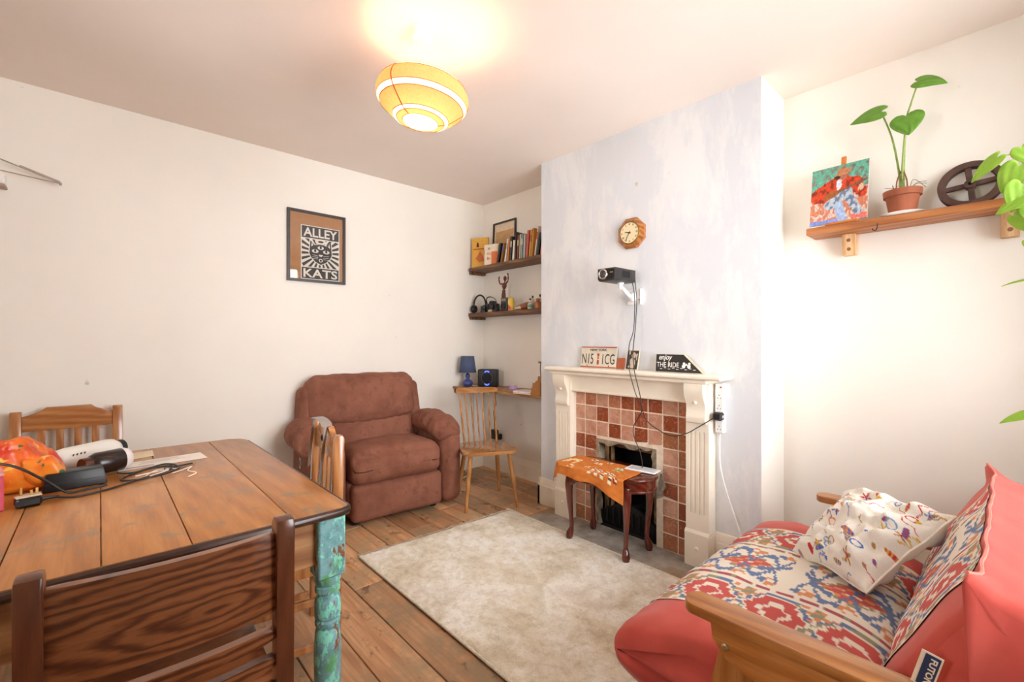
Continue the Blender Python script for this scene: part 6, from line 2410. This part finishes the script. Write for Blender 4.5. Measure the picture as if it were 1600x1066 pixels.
spk = thing('cube_speaker', 'black desk speaker with a ring and two glowing blue lights', 'speaker', (2.755, 3.375, DZ + 0.0005), R(-50))
one('speaker_body', lambda bm: box(bm, (0, 0, 0.083), (0.19, 0.1, 0.166), 0.014, seg=3), plain('speaker_black', '#1C1918', 0.45), spk)
one('speaker_ring', lambda bm: tube(bm, [(-0.004 + 0.052 * math.cos(t * PI / 18), -0.0515, 0.084 + 0.056 * math.sin(t * PI / 18)) for t in range(36)], 0.002, 6, True), plain('grey_ring', '#6E6862', 0.4, 0.5), spk)
one('speaker_cone', lambda bm: lathe(bm, [(0.05, 0.05), (0.048, 0.0515), (0.014, 0.045), (0.012, 0.048), (0.002, 0.05)], 28, TR((-0.004, 0, 0.084), (R(90), 0, 0))), plain('cone_black', '#100E0E', 0.6), spk, ang=50)
for s in (-1, 1):
    pts = [(-0.004 + 0.066 * math.cos(R(a)) * 0.55, -0.0518, 0.084 + s * 0.066 * math.sin(R(a))) for a in range(55, 130, 10)]
    one('light_bar', lambda bm: tube(bm, pts, 0.0045, 6), emit('blue_led', '#2A3CFF', 2.5), spk)
pp = thing('paper_stack', 'loose white papers lying on the desk by the chimney breast', 'papers', (2.62, 2.71, DZ + 0.0005), R(-84))
for k in range(4):
    one('sheet', lambda bm: box(bm, (0, 0, 0.003 + 0.006 * k), (0.18, 0.14, 0.0055)), plain('sheet_%d' % k, ['#E6DAD2', '#DCC9C6', '#EFE6DA', '#E4D3CF'][k], 0.8), pp, rot=(0, 0, R([3, -6, 4, -2][k])))
vb_ = thing('tape_roll', 'mauve purple tape roll on the desk beside the papers', 'tape', (2.60, 2.855, DZ + 0.0005), R(-80))
one('tape', lambda bm: [rect_ring(bm, 0.024, 0.038, -0.028, 0.0, 0.0, 28)], plain('mauve_tape', '#A98ABA', 0.5), vb_, loc=(0, 0, 0.028), rot=(R(-90), 0, 0))
one('core', lambda bm: [rect_ring(bm, 0.022, 0.0242, -0.0285, 0.0005, 0.0, 28)], plain('card_core', '#C9B9A0', 0.8), vb_, loc=(0, 0, 0.028), rot=(R(-90), 0, 0))
cd = thing('cardboard_organiser', 'stepped brown cardboard letter organiser at the chimney end of the desk', 'organiser', (2.62, 2.548, DZ + 0.0005), R(-90))
m_card = plain('brown_cardboard', '#A9743F', 0.8, 0, 0.06, 30)
for k, hh in enumerate((0.1, 0.15, 0.2)):
    bm = bmesh.new()
    prism(bm, [(-0.05, 0.0), (0.05, 0.0), (0.05, hh + 0.02), (0.01, hh + 0.02), (-0.01, hh), (-0.03, hh), (-0.035, hh - 0.04), (-0.05, hh - 0.04)], 0.06 * k - 0.06, 0.06 * k - 0.056, 'xz')
    obj('divider', bm, m_card, cd, ang=0)
one('side_panel', lambda bm: b2(bm, 0.046, 0.05, -0.056, 0.06, 0, 0.1), m_card, cd, ang=0)
one('base_panel', lambda bm: b2(bm, -0.05, 0.05, -0.056, 0.06, 0, 0.004), m_card, cd, ang=0)
fg = thing('desk_figurine', 'small dark wire figurine standing behind the cardboard organiser', 'figurine', (2.73, 2.655, DZ + 0.0005), R(-90))
one('figurine_stem', lambda bm: tube(bm, cr([(0, 0, 0.0), (0.004, 0, 0.12), (-0.004, 0, 0.2), (0.002, 0, 0.25)], 6), 0.004, 6), plain('wire_brown', '#7A5A3A', 0.5), fg)
one('figurine_head', lambda bm: softbox(bm, (-0.008, 0, 0.256), (0.034, 0.016, 0.016), 0.007, (6, 4, 4)), plain('wire_brown', '#7A5A3A', 0.5), fg, ang=180)

# sockets and adaptors under the desk
sk = thing('wall_socket', 'white double wall socket low in the far alcove', 'socket', (XA - 0.0005, 3.46, 0.36), R(-90))
one('face_plate', lambda bm: box(bm, (0, -0.005, 0), (0.146, 0.01, 0.086), 0.003), m_wpl, sk)
one('rocker', lambda bm: box(bm, (-0.02, -0.011, 0.025), (0.01, 0.003, 0.018)), plain('rocker_white', '#E2E0DC', 0.4), sk)
one('holes', lambda bm: [box(bm, (-0.045 + dx, -0.0102, dz), (0.004, 0.0008, 0.008)) for dx, dz in ((0, 0.015), (-0.01, -0.01), (0.01, -0.01))], plain('socket_dark', '#3A3634', 0.6), sk)
ad = thing('power_adaptor', 'black power adaptor plugged into the alcove wall socket', 'adaptor', (XA - 0.0115, 3.41, 0.36), R(-90))
one('adaptor_body', lambda bm: box(bm, (0, -0.03, -0.005), (0.06, 0.058, 0.09), 0.006), m_pblk, ad)
one('adaptor_plug', lambda bm: box(bm, (0.062, -0.024, -0.02), (0.05, 0.046, 0.055), 0.008), m_pblk, ad)
cable('desk_cable', [(2.86, 3.41, 0.4), (2.85, 3.4, 0.48), (2.86, 3.42, 0.58), (2.84, 3.36, 0.66), (2.86, 3.4, 0.74), (2.86, 3.38, 0.808)], 0.003, m_cab, 'thin black cable rising from the adaptor to the desk', n=8)
cable('floor_cable', [(2.3, 3.58, 0.012), (2.36, 3.45, 0.006), (2.42, 3.4, 0.006), (2.52, 3.42, 0.006), (2.6, 3.5, 0.006), (2.62, 3.57, 0.02)], 0.004, plain('white_flex2', '#EFEDE8', 0.5), 'short white cable on the floor behind the spindle chair')

# ------------------------------------------------------------------ clutter on the dining table
TT = TZ + 0.001
bg = NT('orange_batik_plastic')
v = bg.obj()
n1 = bg.noise(v, 9, 4, 0.5)
n2 = bg.noise(v, 16, 3, 0.5, 0.5)
n3 = bg.noise(bg.map(v, (1, 1, 2.0)), 21, 2, 0.4)
c = bg.ramp(n1, [(0.35, hx('#CC3A1C')), (0.52, hx('#E8701E')), (0.68, hx('#F0962E'))])
c = bg.mix(bg.ramp(n2, [(0.62, (0, 0, 0)), (0.66, (1, 1, 1))]), c, hx('#F2B84A'))
c = bg.mix(bg.ramp(n3, [(0.68, (0, 0, 0)), (0.7, (1, 1, 1))]), c, hx('#2F6B3A'))
bg.base(c)
bg.b.inputs['Roughness'].default_value = 0.35
bg_m = bg.m


def bagfn(p, u):
    q = p.copy()
    k = (u.z + 1) / 2
    q.x *= 1 - 0.35 * k
    q.y *= 1 - 0.4 * k
    q.x += 0.05 * (1 - k) * (u.x > 0)
    cr_ = 0.024 * fn3(p, 9, 3) + 0.014 * abs(fn3(p, 18, 8)) + 0.006 * fn3(p, 40, 1)
    q += p.normalized() * cr_
    q.z = max(q.z, -0.094)
    return q


bag = thing('carrier_bag', 'crumpled orange patterned bag on the dining table', 'bag', (-0.235, 2.33, TT))
bag.scale = (0.82, 0.82, 0.92)
one('bag_body', lambda bm: softbox(bm, (0, 0, 0.095), (0.28, 0.24, 0.19), 0.08, (34, 30, 24), bagfn), bg_m, bag, ang=180)
one('bag_fold', lambda bm: softbox(bm, (0.1, -0.1, 0.07), (0.1, 0.06, 0.1), 0.025, (14, 10, 14), lambda p, u: p + p.normalized() * (0.014 * fn3(p, 22, 5) + 0.006) + Vector((0.02 * (1 - u.z), 0, 0))), bg_m, bag, ang=180)
pbx = thing('pink_box', 'pink cardboard box at the left edge of the dining table', 'box', (-0.272, 2.11, TT), R(8))
one('box_body', lambda bm: box(bm, (0, 0, 0.052), (0.1, 0.12, 0.104), 0.003), plain('box_pink', '#D9566E', 0.5, 0, 0.12, 12), pbx)
one('box_lid', lambda bm: box(bm, (0, 0, 0.109), (0.102, 0.122, 0.01), 0.003), plain('box_rose', '#E59A98', 0.5), pbx)
tp = thing('table_plug', 'black mains plug lying pins up on the dining table', 'plug', (-0.165, 2.07, TT), R(12))
one('plug_body', lambda bm: box(bm, (0, 0, 0.016), (0.058, 0.05, 0.03), 0.007), m_pblk, tp)
one('plug_face', lambda bm: prism(bm, [(-0.028, -0.02), (0.028, -0.02), (0.03, 0.012), (0.0, 0.026), (-0.03, 0.012)], 0.031, 0.0345, 'xy', None, 0.001), plain('plug_cream', '#D9C9B0', 0.5), tp)
for px_, py_, hh in ((-0.014, 0.012, 0.024), (0.006, -0.008, 0.016), (0.02, 0.004, 0.018)):
    one('pin', lambda bm: box(bm, (px_, py_, 0.0345 + hh / 2), (0.007, 0.004, hh), 0.0008), plain('brass_pin', '#C9A860', 0.3, 0.9), tp)
one('cord_grip', lambda bm: tube(bm, [(0.028, 0.0, 0.014), (0.045, 0.0, 0.014), (0.07, 0.004, 0.011)], [0.007, 0.004], 8), m_pblk, tp)
adp = thing('charger_brick', 'long black charger brick lying on the dining table', 'charger', (-0.065, 2.245, TT), R(6))
adp.scale = (0.88, 0.9, 0.9)
bm = bmesh.new()
vs_ = box(bm, (0, 0, 0.034), (0.19, 0.1, 0.066), 0.0)
for vv in bm.verts:
    if vv.co.z > 0.034:
        vv.co.x *= 0.88
        vv.co.y *= 0.82
bmesh.ops.bevel(bm, geom=list(bm.edges), offset=0.005, segments=2, profile=0.5, affect='EDGES')
obj('brick_body', bm, m_pblk, adp)
one('brick_seam', lambda bm: box(bm, (0, 0, 0.03), (0.1795, 0.0925, 0.002)), plain('seam_grey', '#2E2B2A', 0.6), adp)
fb = thing('frosted_bottle', 'frosted clear plastic bottle lying at the back of the dining table', 'bottle', (-0.13, 2.49, TT + 0.047), R(40))
fm = NT('frosted_plastic')
fm.base(hx('#F0ECE4'))
fm.b.inputs['Roughness'].default_value = 0.4
fm.b.inputs['Transmission Weight'].default_value = 0.1
fm.b.inputs['Subsurface Weight'].default_value = 0.2
fm.b.inputs['Subsurface Radius'].default_value = (0.03, 0.03, 0.03)
one('bottle_body', lambda bm: lathe(bm, [(0.03, 0), (0.042, 0.012), (0.046, 0.04), (0.046, 0.2), (0.042, 0.225), (0.03, 0.245)], 28, TR((0, 0, 0), (0, R(90), 0))), fm.m, fb, ang=60)
one('bottle_cap', lambda bm: lathe(bm, [(0.031, 0.244), (0.033, 0.25), (0.033, 0.264), (0.025, 0.268)], 24, TR((0, 0, 0), (0, R(90), 0))), m_pblk, fb)
one('scale_marks', lambda bm: [box(bm, (0.035 + 0.014 * k, -0.0425, 0.019), (0.004, 0.002, 0.012), 0, (R(24), 0, 0)) for k in range(4)], plain('mark_dark', '#3A2A26', 0.6), fb)
bb = thing('brown_bottle', 'dark brown pill bottle lying on its side on the dining table', 'bottle', (-0.045, 2.345, TT + 0.044), R(28))
one('bottle_body', lambda bm: lathe(bm, [(0.024, 0.015), (0.034, 0.022), (0.043, 0.04), (0.043, 0.13), (0.036, 0.145)], 28, TR((0, 0, 0), (0, R(90), 0))), plain('dark_amber', '#2A1C18', 0.25), bb, ang=60)
one('bottle_cap', lambda bm: lathe(bm, [(0.03, -0.005), (0.031, 0.0), (0.031, 0.02)], 24, TR((0, 0, 0), (0, R(90), 0))), plain('cap_dark_red', '#4A1F18', 0.25), bb)
one('bottle_label', lambda bm: lathe(bm, [(0.0435, 0.122), (0.0435, 0.132), (0.036, 0.148), (0.02, 0.15)], 28, TR((0, 0, 0), (0, R(90), 0))), plain('label_white', '#E9E3E0', 0.5), bb, ang=60)


def sheet(name, label, pts, mat, cat, z=TT):
    bm = bmesh.new()
    prism(bm, pts, z, z + 0.0015, 'xy')
    return tag(obj(name, bm, mat, None, ang=0), label, cat)


m_env = plain('envelope_white', '#EFE6DC', 0.8, 0, 0.03)
en = thing('envelope', 'white printed letter lying on the dining table', 'letter', (0.2, 2.45, TT), R(4))
one('sheet', lambda bm: box(bm, (0, 0, 0.001), (0.3, 0.13, 0.0016)), m_env, en)
one('print_lines', lambda bm: [box(bm, (-0.02 + 0.02 * (k % 2), 0.045 - 0.014 * k, 0.002), (0.16 - 0.03 * (k % 3), 0.003, 0.0004)) for k in range(4)], plain('grey_print', '#A89C96', 0.8), en)
one('address_window', lambda bm: box(bm, (-0.08, -0.045, 0.002), (0.09, 0.018, 0.0004)), plain('grey_window', '#9A8F90', 0.4), en)
cdk = thing('cream_card', 'cream card half under the bottles at the back of the dining table', 'card', (0.1, 2.645, TT), R(12))
one('card', lambda bm: prism(bm, [(-0.1, -0.06), (0.07, -0.065), (0.1, 0.06), (-0.1, 0.065)], 0.0, 0.0018, 'xy'), plain('card_cream', '#E9D8B8', 0.8), cdk, ang=0)
cable('charger_lead', [(-0.1, 2.075, TT + 0.012), (-0.06, 2.07, TT + 0.005), (0.0, 2.09, TT + 0.004), (0.06, 2.13, TT + 0.004), (0.13, 2.19, TT + 0.004), (0.2, 2.25, TT + 0.004), (0.22, 2.32, TT + 0.004), (0.15, 2.33, TT + 0.004), (0.08, 2.26, TT + 0.004), (0.06, 2.2, TT + 0.004), (0.12, 2.15, TT + 0.009), (0.2, 2.19, TT + 0.009), (0.24, 2.28, TT + 0.004), (0.2, 2.36, TT + 0.007), (0.1, 2.3, TT + 0.004), (0.05, 2.26, TT + 0.02)], 0.0035, m_cab, 'coiled black lead running from the table plug to the charger brick')
cable('bag_lead', [(-0.28, 2.22, TT + 0.13), (-0.2, 2.16, TT + 0.11), (-0.13, 2.12, TT + 0.06), (-0.08, 2.12, TT + 0.012), (-0.04, 2.14, TT + 0.006), (0.02, 2.16, TT + 0.006)], 0.004, m_cab, 'black lead arching from the bag down to the charger brick')
cable('string', [(0.1, 2.2, TT + 0.012), (0.16, 2.26, TT + 0.003), (0.2, 2.22, TT + 0.012), (0.13, 2.2, TT + 0.003), (0.17, 2.29, TT + 0.003), (0.23, 2.26, TT + 0.003), (0.21, 2.2, TT + 0.003), (0.25, 2.23, TT + 0.003), (0.28, 2.26, TT + 0.003), (0.26, 2.2, TT + 0.003), (0.28, 2.14, TT + 0.003), (0.25, 2.1, TT + 0.003)], 0.0022, plain('white_string', '#EFE4D6', 0.8), 'tangled white string on the dining table beside the black lead', 'string', 6)
gs = thing('pen', 'thin dark metal pen lying across the leads on the dining table', 'pen', (0.24, 2.3, TT), R(14))
one('pen_barrel', lambda bm: tube(bm, [(-0.05, 0, 0.004), (0.05, 0, 0.004)], 0.0035, 8), plain('dark_metal', '#3A3532', 0.35, 0.9), gs)
one('pen_tip', lambda bm: tube(bm, [(0.05, 0, 0.004), (0.064, 0, 0.003)], [0.0035, 0.0006], 8), plain('brass_pin', '#C9A860', 0.3, 0.9), gs)
